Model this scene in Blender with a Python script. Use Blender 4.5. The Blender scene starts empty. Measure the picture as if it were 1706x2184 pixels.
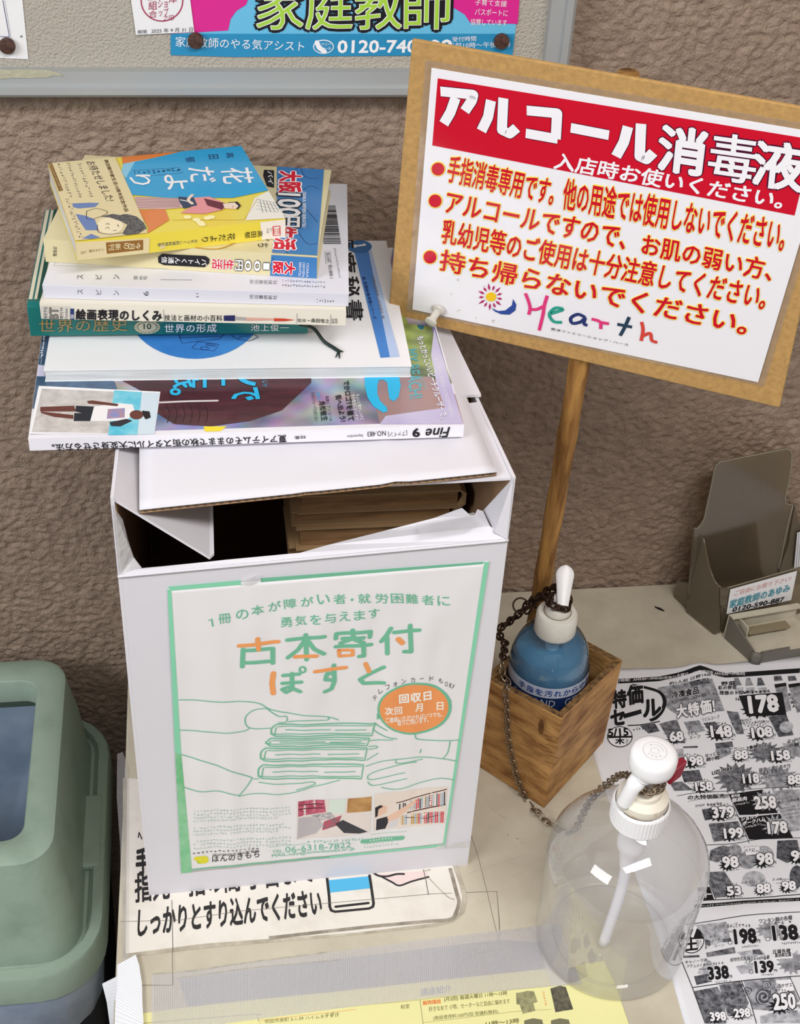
import bpy, bmesh, math, random
from mathutils import Vector as V, Matrix, noise
from mathutils.geometry import tessellate_polygon

SC = bpy.context.scene
COL = SC.collection
# ---------------------------------------------------------------- camera
F, CX, CY = 3000.0, 853.0, 1092.0
R = Matrix(((0.9900107, 0.04059639, -0.13502125),
            (-0.13100579, 0.61886398, -0.77449652),
            (0.05211803, 0.78444841, 0.61800032)))
CAM = V((0, -1.0361, 0.9329))
cd = bpy.data.cameras.new('camera'); cam = bpy.data.objects.new('camera', cd); COL.objects.link(cam)
cd.sensor_fit = 'HORIZONTAL'; cd.sensor_width = 36; cd.lens = F / 1706 * 36; cd.clip_start = .01; cd.clip_end = 50
M4 = R.to_4x4(); M4.translation = CAM; cam.matrix_world = M4
SC.camera = cam
# ---------------------------------------------------------------- world, lights, exposure
w = bpy.data.worlds.new('world'); SC.world = w; w.use_nodes = True
nt = w.node_tree; bg = nt.nodes['Background']
tc = nt.nodes.new('ShaderNodeTexCoord'); sx = nt.nodes.new('ShaderNodeSeparateXYZ'); cr = nt.nodes.new('ShaderNodeValToRGB')
nt.links.new(tc.outputs['Generated'], sx.inputs[0]); nt.links.new(sx.outputs[2], cr.inputs[0]); nt.links.new(cr.outputs[0], bg.inputs[0])
cr.color_ramp.elements[0].position = .0; cr.color_ramp.elements[0].color = (.30, .28, .27, 1)
cr.color_ramp.elements[1].position = .7; cr.color_ramp.elements[1].color = (.93, .95, 1, 1)
bg.inputs[1].default_value = 0.78
def area(name, loc, target, sx_, sy_, power, col):
    l = bpy.data.lights.new(name, 'AREA'); l.shape = 'RECTANGLE'; l.size = sx_; l.size_y = sy_; l.energy = power; l.color = col
    o = bpy.data.objects.new(name, l); COL.objects.link(o); o.location = loc
    o.rotation_euler = (V(target) - V(loc)).to_track_quat('-Z', 'Y').to_euler(); return o
area('daylight_from_entrance', (-1.25, -1.25, 1.55), (0.05, -.2, .2), 1.1, 1.1, 44, (.95, .97, 1))
area('overhead_fill', (.35, -1.15, 1.52), (.3, -.95, 0), 1.0, .25, 17, (1, .98, .96))  # unseen fill lamp, added overhead to brighten the front of the counter
SC.view_settings.view_transform = 'Standard'; SC.view_settings.look = 'None'
SC.view_settings.gamma = 1; SC.view_settings.use_curve_mapping = False
SC.view_settings.exposure = 0.06

# ---------------------------------------------------------------- helpers
def ray(px, py): return R @ V((px - CX, -(py - CY), -F))
def on_z(px, py, z=0.0):
    r = ray(px, py); return CAM + r * ((z - CAM.z) / r.z)
def on_y(px, py, y=0.0):
    r = ray(px, py); return CAM + r * ((y - CAM.y) / r.y)
def srgb(c):
    if isinstance(c, str): c = tuple(int(c[i:i+2], 16) / 255 for i in (0, 2, 4))
    return tuple((x / 12.92 if x <= .04045 else ((x + .055) / 1.055) ** 2.4) for x in c)
MATS = {}
def mat(name, col=None, rough=.6, bump=0, bscale=200, var=0, vscale=20, col2=None, metal=0, trans=0, ior=1.45, spec=.4, stretch=None, coat=0, detail=4, thresh=None, sss=0):
    if name in MATS: return MATS[name]
    m = bpy.data.materials.new(name); m.use_nodes = True; t = m.node_tree; b = t.nodes['Principled BSDF']
    c = srgb(col); b.inputs['Base Color'].default_value = (*c, 1); b.inputs['Roughness'].default_value = rough
    b.inputs['Metallic'].default_value = metal; b.inputs['IOR'].default_value = ior
    b.inputs['Specular IOR Level'].default_value = spec
    b.inputs['Transmission Weight'].default_value = trans; b.inputs['Coat Weight'].default_value = coat
    if coat: b.inputs['Coat Roughness'].default_value = .08
    co = t.nodes.new('ShaderNodeTexCoord'); src = co.outputs['Object']
    if stretch:
        mp = t.nodes.new('ShaderNodeMapping'); mp.inputs['Scale'].default_value = stretch
        t.links.new(src, mp.inputs[0]); src = mp.outputs[0]
    if var or col2:
        n = t.nodes.new('ShaderNodeTexNoise'); n.inputs['Scale'].default_value = vscale; n.inputs['Detail'].default_value = detail
        n.inputs['Roughness'].default_value = .6
        t.links.new(src, n.inputs[0]); r = t.nodes.new('ShaderNodeValToRGB')
        c2 = srgb(col2) if col2 else tuple(x * (1 - var) for x in c)
        lo, hi = thresh or (.35, .65)
        r.color_ramp.elements[0].position = lo; r.color_ramp.elements[1].position = hi
        r.color_ramp.elements[0].color = (*c2, 1); r.color_ramp.elements[1].color = (*c, 1)
        t.links.new(n.outputs['Fac'], r.inputs[0]); t.links.new(r.outputs[0], b.inputs['Base Color'])
    if bump:
        n = t.nodes.new('ShaderNodeTexNoise'); n.inputs['Scale'].default_value = bscale; n.inputs['Detail'].default_value = 3
        t.links.new(src, n.inputs[0]); bp = t.nodes.new('ShaderNodeBump'); bp.inputs['Strength'].default_value = bump
        bp.inputs['Distance'].default_value = .002; t.links.new(n.outputs['Fac'], bp.inputs['Height']); t.links.new(bp.outputs[0], b.inputs['Normal'])
    MATS[name] = m; return m
def clear_mat(name, tint=(1, 1, 1), haze=.04, rough=.03, edge=.5, hazecol=(.9, .9, .92), refl=.9, ed=.62):
    """thin clear plastic: see-through sheet + fresnel reflection + a little haze"""
    m = bpy.data.materials.new(name); m.use_nodes = True; t = m.node_tree; t.nodes.clear()
    out = t.nodes.new('ShaderNodeOutputMaterial'); tr = t.nodes.new('ShaderNodeBsdfTransparent'); gl = t.nodes.new('ShaderNodeBsdfGlossy')
    df = t.nodes.new('ShaderNodeBsdfDiffuse'); df.inputs[0].default_value = (*hazecol, 1)
    gl.inputs['Roughness'].default_value = rough; gl.inputs[0].default_value = (refl, refl, refl, 1)
    lw = t.nodes.new('ShaderNodeLayerWeight'); lw.inputs[0].default_value = edge
    cr_ = t.nodes.new('ShaderNodeMixRGB'); cr_.inputs[1].default_value = (*tint, 1); cr_.inputs[2].default_value = (*[x * ed for x in tint], 1)
    t.links.new(lw.outputs['Facing'], cr_.inputs[0]); t.links.new(cr_.outputs[0], tr.inputs[0])
    m1 = t.nodes.new('ShaderNodeMixShader'); m1.inputs[0].default_value = haze
    t.links.new(tr.outputs[0], m1.inputs[1]); t.links.new(df.outputs[0], m1.inputs[2])
    lf = t.nodes.new('ShaderNodeLayerWeight'); lf.inputs[0].default_value = .5
    pw_ = t.nodes.new('ShaderNodeMath'); pw_.operation = 'POWER'; pw_.inputs[1].default_value = 3; t.links.new(lf.outputs['Facing'], pw_.inputs[0])
    fr = t.nodes.new('ShaderNodeMath'); fr.operation = 'MULTIPLY_ADD'; fr.inputs[1].default_value = .85; fr.inputs[2].default_value = .06; t.links.new(pw_.outputs[0], fr.inputs[0])
    m2 = t.nodes.new('ShaderNodeMixShader'); t.links.new(fr.outputs[0], m2.inputs[0])
    t.links.new(m1.outputs[0], m2.inputs[1]); t.links.new(gl.outputs[0], m2.inputs[2]); t.links.new(m2.outputs[0], out.inputs[0])
    MATS[name] = m; return m

def link(o, parent=None):
    COL.objects.link(o)
    if parent is not None: o.parent = parent
    return o
def tag(o, label=None, cat=None, group=None, kind=None):
    if label: o['label'] = label
    if cat: o['category'] = cat
    if group: o['group'] = group
    if kind: o['kind'] = kind
    return o
def thing(name, label, cat, loc=(0, 0, 0), rz=0, group=None):
    o = bpy.data.objects.new(name, None); link(o); o.location = loc; o.rotation_euler = (0, 0, rz); o.empty_display_size = .02
    return tag(o, label, cat, group)
def mesh(name, verts, faces, m, parent=None, world=True, smooth=False, label=None, mi=None):
    """verts in world space; converted to the parent's frame"""
    me = bpy.data.meshes.new(name)
    if parent is not None and world:
        bpy_m = Matrix.LocRotScale(parent.location, parent.rotation_euler, None)
        if parent.parent is not None: bpy_m = Matrix.LocRotScale(parent.parent.location, parent.parent.rotation_euler, None) @ bpy_m
        inv = bpy_m.inverted(); verts = [inv @ V(v) for v in verts]
    me.from_pydata([tuple(v) for v in verts], [], faces)
    for mm in (m if isinstance(m, list) else [m]): me.materials.append(mm)
    if mi: me.polygons.foreach_set('material_index', mi)
    if smooth: me.polygons.foreach_set('use_smooth', [True] * len(me.polygons))
    me.update()
    o = bpy.data.objects.new(name, me); link(o, parent)
    if label: o['label'] = label
    return o
def bevel(o, w=.001, seg=2, ang=35):
    b = o.modifiers.new('bevel', 'BEVEL'); b.width = w; b.segments = seg; b.limit_method = 'ANGLE'; b.angle_limit = math.radians(ang); return o
def prism(name, pts, d, m, parent=None, **k):
    """pts: 3D outline (list), d: thickness vector"""
    n = len(pts); pts = [V(p) for p in pts]; d = V(d)
    vs = pts + [p + d for p in pts]
    nrm = V((0, 0, 0))
    for i in range(n): nrm += pts[i].cross(pts[(i + 1) % n])
    flip = nrm.dot(d) < 0
    tri = tessellate_polygon([pts]) if n > 4 else [tuple(range(n))]
    fs = []
    for t in tri:
        t = list(t)
        if n > 4:
            a, b, c = (pts[i] for i in t)
            if (b - a).cross(c - a).dot(nrm) < 0: t.reverse()
        fs.append(tuple(i + n for i in t)); fs.append(tuple(reversed(t)))
    for i in range(n): j = (i + 1) % n; fs.append((i, j, j + n, i + n))
    if flip: fs = [tuple(reversed(f)) for f in fs]
    return mesh(name, vs, fs, m, parent, **k)
def box(name, o, ux, uy, uz, m, parent=None, bev=0, **k):
    o, ux, uy, uz = V(o), V(ux), V(uy), V(uz)
    ob = prism(name, [o, o + ux, o + ux + uy, o + uy], uz, m, parent, **k)
    if bev: bevel(ob, bev)
    return ob
def lathe(name, prof, c, m, parent=None, seg=48, axis=None, smooth=True, caps=True, **k):
    """prof: (r, h) pairs along axis from c"""
    c = V(c); az = V(axis or (0, 0, 1)).normalized()
    ax = az.orthogonal().normalized() if axis else V((1, 0, 0)); ay = az.cross(ax)
    vs, fs = [], []
    for r, h in prof:
        for i in range(seg):
            a = 2 * math.pi * i / seg; vs.append(c + az * h + (ax * math.cos(a) + ay * math.sin(a)) * r)
    for j in range(len(prof) - 1):
        for i in range(seg):
            i2 = (i + 1) % seg; fs.append((j*seg+i, j*seg+i2, (j+1)*seg+i2, (j+1)*seg+i))
    if caps:
        fs.append(tuple(reversed(range(seg)))); fs.append(tuple(range((len(prof)-1)*seg, len(prof)*seg)))
    o = mesh(name, vs, fs, m, parent, smooth=smooth, **k)
    if smooth: o.data.set_sharp_from_angle(angle=math.radians(40))
    return o
def tube(name, pts, r, m, parent=None, seg=12, closed=False, smooth=True, **k):
    pts = [V(p) for p in pts]; n = len(pts); rs = r if isinstance(r, (list, tuple)) else [r] * n
    vs, fs = [], []; prev = None
    for i, p in enumerate(pts):
        if closed: d = pts[(i + 1) % n] - pts[i - 1]
        else: d = pts[min(i + 1, n - 1)] - pts[max(i - 1, 0)]
        d.normalize()
        if prev is None: a = d.orthogonal().normalized()
        else: a = (prev - d * prev.dot(d)).normalized()
        prev = a; b = d.cross(a)
        for s in range(seg):
            t = 2 * math.pi * s / seg; vs.append(p + (a * math.cos(t) + b * math.sin(t)) * rs[i])
    for j in range(n if closed else n - 1):
        j2 = (j + 1) % n
        for s in range(seg): s2 = (s + 1) % seg; fs.append((j*seg+s, j*seg+s2, j2*seg+s2, j2*seg+s))
    if not closed: fs.append(tuple(reversed(range(seg)))); fs.append(tuple(range((n-1)*seg, n*seg)))
    return mesh(name, vs, fs, m, parent, smooth=smooth, **k)
def smoothpath(pts, sub=8):
    pts = [V(p) for p in pts]; out = []
    for i in range(len(pts) - 1):
        p0, p1, p2, p3 = pts[max(i-1, 0)], pts[i], pts[i+1], pts[min(i+2, len(pts)-1)]
        for s in range(sub):
            t = s / sub
            out.append(.5 * ((2*p1) + (p2-p0)*t + (2*p0-5*p1+4*p2-p3)*t*t + (3*p1-p0-3*p2+p3)*t**3))
    out.append(pts[-1]); return out

# ---------------------------------------------------------------- flat print
GC = {}
def glyphs(s, weight=0.0, shear=0.0):
    key = (s, weight, shear)
    if key in GC: return GC[key]
    cu = bpy.data.curves.new('t', 'FONT'); cu.body = s; cu.size = 1; cu.offset = weight; cu.resolution_u = 2; cu.dimensions = '2D'; cu.fill_mode = 'BOTH'
    ob = bpy.data.objects.new('t', cu); me = ob.to_mesh()
    vs = [(v.co.x + shear * v.co.y, v.co.y) for v in me.vertices]; fs = [tuple(p.vertices) for p in me.polygons]
    ob.to_mesh_clear(); bpy.data.objects.remove(ob); bpy.data.curves.remove(cu)
    GC[key] = (vs, fs); return GC[key]
def bounds(vs):
    xs = [v[0] for v in vs]; ys = [v[1] for v in vs]
    return min(xs), min(ys), max(xs), max(ys)
class Surf:
    """a plane in the place: origin, two unit axes u, v and the outward normal n"""
    def __init__(s, o, u, v):
        s.o = V(o); s.u = V(u).normalized(); v = V(v); s.v = (v - s.u * v.dot(s.u)).normalized(); s.n = s.u.cross(s.v)
        if s.n.dot(CAM - s.o) < 0: s.n = -s.n
    def hit(s, px, py):
        r = ray(px, py); p = CAM + r * ((s.o - CAM).dot(s.n) / r.dot(s.n)); return p
    def uv(s, px, py):
        d = s.hit(px, py) - s.o; return (d.dot(s.u), d.dot(s.v))
    def p(s, u, v, h=0): return s.o + s.u * u + s.v * v + s.n * h
LAY = .00013
class Print:
    def __init__(s, surf, thing_, hf=None, lay=LAY, base=.0002):
        s.S = surf; s.T = thing_; s.V = (0, 0, 1); s.g = {}; s.hf = hf; s.maxe = .005; s.lay = lay; s.base = base; s.rnd = random.Random(7); s.raw = False; s.wrap = None
    def view(s, x0, y0, w, W=1706): s.V = (x0, y0, w / W); return s
    def q(s, p):
        if s.raw: return p
        x0, y0, k = s.V; u, v = s.S.uv(x0 + p[0] * k, y0 + p[1] * k); b = getattr(s.S, 'lim', None)
        if b: u = min(b[1], max(b[0], u)); v = min(b[3], max(b[2], v))
        return (u, v)
    def add(s, vs, fs, m, layer, part, hj=None):
        g = s.g.setdefault(part, [[], [], [], []])
        if s.hf:
            vs, fs = list(vs), [(f[0], f[i], f[i + 1]) for f in fs for i in range(1, len(f) - 1)]; out = []
            cache = {}
            def mid(i, j):
                k_ = (min(i, j), max(i, j))
                if k_ not in cache: cache[k_] = len(vs); vs.append(((vs[i][0] + vs[j][0]) / 2, (vs[i][1] + vs[j][1]) / 2))
                return cache[k_]
            while fs:
                t_ = fs.pop(); e = [((vs[t_[i]][0] - vs[t_[(i+1) % 3]][0]) ** 2 + (vs[t_[i]][1] - vs[t_[(i+1) % 3]][1]) ** 2, i) for i in range(3)]
                l_, i = max(e)
                if l_ > s.maxe ** 2: a, b_, c = t_[i], t_[(i+1) % 3], t_[(i+2) % 3]; q = mid(a, b_); fs += [(a, q, c), (q, b_, c)]
                else: out.append(t_)
            fs = out
        b = len(g[0])
        if m not in g[3]: g[3].append(m)
        k = g[3].index(m)
        s.cnt = getattr(s, 'cnt', 0) + 1
        h0 = s.base + layer * s.lay + (s.cnt % 12) * 3e-6
        for iv, (u, v) in enumerate(vs):
            h = h0 + (hj[iv] if hj else 0)
            if s.wrap: g[0].append(s.wrap(u, v, h))
            else: g[0].append(s.S.p(u, v, h + (s.hf(u, v) if s.hf else 0)))
        for f in fs: g[1].append(tuple(i + b for i in f)); g[2].append(k)
    def addbold(s, vs, fs, m, layer, part, ex, ey, wt):
        if wt < .008: return s.add(vs, fs, m, layer, part)
        for k in range(4 if wt < .035 else 6):
            a = (k + .5) * 2 * math.pi / (4 if wt < .035 else 6); d = ex * wt * math.cos(a) + ey * wt * math.sin(a)
            s.add([(q[0] + d.x, q[1] + d.y) for q in vs], fs, m, layer, part)
    def poly(s, pts, m, layer=0, part='printed_artwork'):
        vs = [s.q(p) for p in pts]; tri = tessellate_polygon([[V((a, b, 0)) for a, b in vs]])
        s.add(vs, [tuple(t) for t in tri], m, layer, part)
    def grid(s, bl, br, tl, tr, m, layer=0, nx=12, ny=12, part='printed_artwork'):
        a, b, c, d = (V(s.q(p)) for p in (bl, br, tl, tr)); vs, fs = [], []
        for j in range(ny + 1):
            for i in range(nx + 1):
                l = a.lerp(c, j / ny); r = b.lerp(d, j / ny); p = l.lerp(r, i / nx); vs.append((p.x, p.y))
        for j in range(ny):
            for i in range(nx): k = j * (nx + 1) + i; fs.append((k, k + 1, k + nx + 2, k + nx + 1))
        s.add(vs, fs, m, layer, part)
    def line(s, pts, wd, m, layer=1, part='printed_artwork', closed=False, sm=0, flat=False):
        P = [V(s.q(p)) for p in pts]
        if closed: P = P + [P[0]]
        if sm: P = [V((q.x, q.y)) for q in smoothpath([V((p.x, p.y, 0)) for p in P], sm)]
        n = len(P); vs, fs = [], []
        if wd > .0018 and not sm:
            hj = []
            for i in range(n - 1):
                d = P[i+1] - P[i]
                if d.length < 1e-6: continue
                e = V((-d.y, d.x)).normalized() * wd / 2; k = len(vs)
                vs += [tuple(P[i] + e), tuple(P[i] - e), tuple(P[i+1] - e), tuple(P[i+1] + e)]; fs.append((k, k+1, k+2, k+3)); hj += [i % 7 * 2e-6] * 4
            s.add(vs, fs, m, layer, part, None if s.hf else hj); vs, fs = [], []; hj = []
            for q in (P[1:-1] if flat else P):
                k = len(vs); vs += [tuple(q + V((math.cos(a * math.pi / 6), math.sin(a * math.pi / 6))) * wd / 2) for a in range(12)]; fs.append(tuple(range(k, k + 12))); hj += [2e-5] * 12
            return s.add(vs, fs, m, layer, part, None if s.hf else hj)
        for i in range(n):
            d = P[min(i+1, n-1)] - P[max(i-1, 0)]
            if closed and i in (0, n - 1): d = P[1] - P[n - 2]
            if d.length < 1e-9: d = V((1, 0))
            d.normalize(); e = V((-d.y, d.x)) * wd / 2; vs += [tuple(P[i] + e), tuple(P[i] - e)]
        for i in range(n - 1): fs.append((2*i, 2*i+1, 2*i+3, 2*i+2))
        s.add(vs, fs, m, layer, part)
    def ell(s, c, rx, ry, m, layer=0, n=28, rot=0, part='printed_artwork'):
        cr_, sr = math.cos(rot), math.sin(rot)
        s.poly([(c[0] + rx*math.cos(a)*cr_ - ry*math.sin(a)*sr, c[1] + rx*math.cos(a)*sr + ry*math.sin(a)*cr_) for a in [2*math.pi*i/n for i in range(n)]], m, layer, part)
    def text(s, st, bl, br, tl, m, layer=2, weight=.02, outline=None, ow=.05, part='lettering', shear=0, spiky=0):
        vs, fs = glyphs(st, 0, shear); x0, y0, x1, y1 = bounds(vs)
        a, b, c = (V(s.q(p)) for p in (bl, br, tl))
        def mp(vv): return [tuple(a + (b - a) * ((x - x0) / (x1 - x0)) + (c - a) * ((y - y0) / (y1 - y0))) for x, y in vv]
        xs_ = (x1 - x0) / abs(x1 - x0) if x1 != x0 else 1
        # one em across and one em up, measured on the sheet
        ex, ey = (b - a) / (x1 - x0), (c - a) / (y1 - y0)
        if outline is not None:
            for k in range(8):
                d = ex * (weight + ow) * math.cos(k * math.pi / 4) + ey * (weight + ow) * math.sin(k * math.pi / 4)
                s.add([(q[0] + d.x, q[1] + d.y) for q in mp(vs)], fs, outline, layer - .5, part)
        s.addbold(mp(vs), fs, m, layer, part, ex, ey, weight)
    def greek(s, bl, br, tl, m, n=12, layer=2, fill=.55, part='lettering'):
        """a line of print too small to read: rows of tiny character-like strokes"""
        a, b, c = (V(s.q(p)) for p in (bl, br, tl)); U = (b - a) / n; W = (c - a); rd = s.rnd; vs, fs = [], []
        def r4(x0, y0, x1, y1):
            k = len(vs)
            for x, y in ((x0, y0), (x1, y0), (x1, y1), (x0, y1)): vs.append(tuple(a + U * x + W * y))
            fs.append((k, k+1, k+2, k+3))
        for i in range(n):
            if rd.random() < .04: continue
            for _ in range(rd.choice((2, 3, 3))):
                if rd.random() < .6: y = rd.uniform(.05, .85); x = rd.uniform(.08, .3); r4(i + x, y, i + rd.uniform(.6, .88), y + .15)
                else: x = rd.uniform(.15, .7); r4(i + x, rd.uniform(0, .3), i + x + .14, rd.uniform(.65, 1))
        s.add(vs, fs, m, layer, part)
    def build(s):
        out = []
        for part, (vs, fs, mi, ms) in s.g.items():
            o = mesh(part, vs, fs, ms, s.T, mi=mi); o["kind"] = "stuff"; out.append(o)
        return out
def ink(name, c, rough=.45, **k): return mat(name, c, rough=rough, **k)
BLACK = ink('black_ink', '1c1a20'); WHITE = ink('white_ink', 'f4f3f6'); GREY = ink('grey_ink', '8b8b90'); DGREY = ink('dark_grey_ink', '55555a')
RED = ink('red_ink', 'd01530'); YEL = ink('yellow_ink', 'ffe23c'); NAVY = ink('navy_ink', '24386e')
# ================================================================ SETTING
rnd = random.Random(3)
WALLM = mat('stucco', 'a08c7b', rough=.55, bump=.9, bscale=420, col2='8e7a6b', vscale=60, spec=.4)
def build_wall():
    x0, x1, z0, z1, st = -.30, .66, -.40, .64, .0017
    nx = int((x1 - x0) / st); nz = int((z1 - z0) / st); vs = []
    for j in range(nz + 1):
        z = z0 + (z1 - z0) * j / nz
        for i in range(nx + 1):
            x = x0 + (x1 - x0) * i / nx
            p = V((x * 150 + 2, z * 200, 3.1)); a = noise.noise(p); q = V((x * 290 + a, z * 360, 9.7)); b = noise.noise(q)
            c = noise.noise(V((x * 40, z * 45, 20.)))
            h = .0030 * max(-.5, min(.20, a)) + .0013 * b + .0008 * c
            e = min(i, nx - i, j, nz - j)
            vs.append((x, -h if e else .0, z))
    W_ = nx + 1
    fs = [(j*W_+i, j*W_+i+1, (j+1)*W_+i+1, (j+1)*W_+i) for j in range(nz) for i in range(nx)]
    k = len(vs); c0, c1, c2, c3 = 0, nx, nz * W_ + nx, nz * W_
    X0, X1, Z0, Z1, T = -2.0, 2.6, -.85, 2.2, .12
    vs += [(X0, 0, Z0), (X1, 0, Z0), (X1, 0, Z1), (X0, 0, Z1), (X0, T, Z0), (X1, T, Z0), (X1, T, Z1), (X0, T, Z1)]
    fs += [(k, k+1, c1, c0), (k+1, k+2, c2, c1), (k+2, k+3, c3, c2), (k+3, k, c0, c3),
           (k+4, k+7, k+6, k+5), (k, k+4, k+5, k+1), (k+1, k+5, k+6, k+2), (k+2, k+6, k+7, k+3), (k+3, k+7, k+4, k)]
    o = mesh('wall_back', vs, fs, WALLM, smooth=True); o.data.set_sharp_from_angle(angle=math.radians(60))
    tag(o, kind='structure')
build_wall()
fl = box('floor', (-2, -2.6, -.87), (4.6, 0, 0), (0, 2.72, 0), (0, 0, .02), mat('floor_tile', '6f6a66', rough=.5, var=.2, vscale=6)); tag(fl, kind='structure')

wr_ = box('shade_wall_right', (1.12, -2.6, -.85), (.1, 0, 0), (0, 2.598, 0), (0, 0, 2.42), mat('shade_wall_brown', '94877a', rough=.8)); tag(wr_, kind='structure')  # unseen wall added to cut off sky light from the right
ce_ = box('shade_ceiling', (-2, -2.6, 1.57), (3.2, 0, 0), (0, 2.598, 0), (0, 0, .1), mat('shade_ceiling_white', 'cfcac2', rough=.9)); tag(ce_, kind='structure')  # unseen slab added overhead so the sky lights only from left and front
# ---- counter
CT = thing('counter', 'cream laminate counter against the wall with scuffed dusty top', 'counter', (-.083, 0, -.85))
def counter_top():
    # left edge runs slightly slanted, back right corner chipped where the wall is met
    o = prism('worktop', [(-.079, -.0032, 0), (-.0795, -.18, 0), (-.0835, -.46, 0), (-.085, -.62, 0), (1.118, -.62, 0), (1.118, -.0032, 0)], (0, 0, -.03),
              mat('laminate', 'cdc5b1', rough=.38, col2='b7ae9b', vscale=14, spec=.4, detail=8, thresh=(.3, .6)), CT); bevel(o, .0015)
counter_top()
box('side_panel', (-.075, -.60, -.85), (.018, 0, 0), (0, .585, 0), (0, 0, .82), mat('laminate_side', 'b9b1a2'), CT)
box('front_panel', (-.055, -.60, -.85), (1.17, 0, 0), (0, .018, 0), (0, 0, .82), MATS['laminate_side'], CT)
CS = Surf((0, 0, 0), (1, 0, 0), (0, 1, 0))
DIRT = mat('dirt_line', '6e665c', rough=.8); DIRT2 = mat('dirt_smudge', 'a79f92', rough=.7, col2='c4bcab', vscale=90, thresh=(.4, .6))
pc = Print(CS, CT, base=.00005)
pc.view(700, 1780, 540)
pc.line([(960, 0), (1010, 150), (1070, 385), (1110, 560), (1160, 760)], .0004, DIRT, 0, 'scratch')
pc.line([(940, 265), (1190, 180), (1490, 92)], .0003, DIRT2, 0, 'scratch')
pc.line([(680, 405), (900, 393), (1135, 383), (1150, 560), (1155, 690)], .0005, DIRT, 1, 'scratch')
pc.line([(1160, 655), (1380, 628)], .0003, DIRT, 1, 'scratch')
for x, y in ((1210, 5), (1270, 30), (1300, 55), (1060, 5), (1250, 280), (1320, 300)):
    pc.line([(x + rnd.uniform(-8, 8), y + rnd.uniform(-8, 8)) for _ in range(4)], .0006, DIRT2, 0, 'stain')
pc.view(1060, 1160, 440)
pc.poly([(1300, 512), (1315, 520), (1350, 530), (1385, 552), (1380, 560), (1335, 545), (1305, 528)], BLACK, 1, 'stain')
pc.view(1000, 1180, 360, 1310)
pc.line([(100, 1880), (150, 1960), (230, 2030), (290, 2060)], .0005, DIRT2, 0, 'stain')
pc.build()

# ---- notice board
NB = thing('notice_board', 'wall-mounted vinyl notice board in a brushed aluminium frame', 'notice board', (-.4, -.002, .53))
ALU = mat('aluminium', 'b4b8b9', rough=.45, metal=.3)
zb = on_y(430, 205, -.02).z; zi = on_y(430, 150, -.018).z; zm = on_y(430, 184, -.02).z
xr = on_y(1213, 130, -.02).x; xi = on_y(1166, 130, -.018).x; ZT = zb + .62; XL = -1.0
bevel(box('board_panel', (XL + .01, -.012, zb + .005), (xr - XL - .02, 0, 0), (0, .0098, 0), (0, 0, .61), mat('vinyl', 'b5aea3', rough=.7, bump=.9, bscale=520, spec=.3), NB), .0005)
def rail(name, a, b, along, outv, lab=None):
    """stepped aluminium section: a flat face and a lower lip"""
    w1 = zi - zm; w2 = zm - zb
    a, b = V(a), V(b); L = b - a; o = V(outv)
    prof = [(0, 0), (0, .020), (w2 * .35, .0225), (w2, .0225), (w2 + .0004, .0190), (w2 + w1, .0190), (w2 + w1, 0)]
    pts = [a - o * 0 + (-o) * s + V((0, -h, 0)) for s, h in prof]
    return prism(name, pts, L, ALU, NB)
rail('frame_rail', (XL, -.002, zb), (xr, -.002, zb), None, (0, 0, -1))
rail('frame_rail', (XL, -.002, ZT), (xr, -.002, ZT), None, (0, 0, 1))
rail('frame_stile', (xr, -.002, zb), (xr, -.002, ZT), None, (1, 0, 0))
rail('frame_stile', (XL, -.002, zb), (XL, -.002, ZT), None, (-1, 0, 0))
NS = Surf((0, -.0124, .55), (1, 0, 0), (0, 0, 1))
FS = Surf((0, -.0212, .55), (1, 0, 0), (0, 0, 1))
def sheet(name, label, cat, surf, pts, m, th=.00025, view=None, group=None, hh=0):
    x0, y0, k = view or (0, 0, 1)
    P = [surf.hit(x0 + a * k, y0 + b * k) + surf.n * hh for a, b in pts]
    T = thing(name, label, cat, P[0], 0, group)
    prism('paper', P, surf.n * th, m, T); return T
PAPER = mat('white_paper', 'eeeef0', rough=.5, bump=.15, bscale=30, spec=.3)
vA = (0, 0, 860 / 1706)
T = sheet('paper_notice', 'white paper notice at far left of notice board', 'paper', NS, [(-260, -300), (60, -300), (95, 0), (120, 250), (-200, 236)], PAPER, view=vA)
p = Print(NS, T, base=.0004); p.view(0, 0, 860)
p.line([(12, 0), (40, 155)], .0004, NAVY, 1); p.line([(40, 155), (-80, 150)], .0004, NAVY, 1); p.line([(20, 0), (48, 162)], .0002, GREY, 1); p.poly([(85, 150), (95, 148), (96, 158), (86, 158)], GREY); p.build()
# tutoring poster
T = sheet('tutoring_poster', 'blue and magenta tutoring poster at bottom of notice board', 'poster', NS, [(722, 232), (722, -300), (2220, -300), (2195, 0), (2168, 232), (1500, 236), (1000, 240)], mat('poster_sky', '6cc0e6', rough=.3), view=vA)
p = Print(NS, T, base=.0004); p.view(0, 0, 860)
MAG = ink('magenta_ink', 'dd2f93', rough=.3)
p.poly([(722, 232), (722, 142), (2177, 142), (2168, 232), (1500, 236), (1000, 240)], mat('poster_blue', '2f8fbe', rough=.3), 1)
p.poly([(722, -300), (1045, -300), (1048, 0), (1040, 20), (1000, 45), (975, 80), (965, 128), (722, 142)], MAG, 1)
p.poly([(1880, -300), (2216, -300), (2190, 100), (1990, 96), (1965, 60), (1900, 20), (1880, 0)], MAG, 1)
GRN = mat('lime_ink', 'a9d64a', rough=.3)
for i, ch in enumerate('家庭教師'):
    x = 1085 + i * 208; p.text(ch, (x, 124), (x + 196, 120), (x + 2, -68), WHITE, 4, .018, BLACK, .055)
    p.text(ch, (x, 124), (x + 196, 120), (x + 2, -68), GRN, 5, .004)
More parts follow.
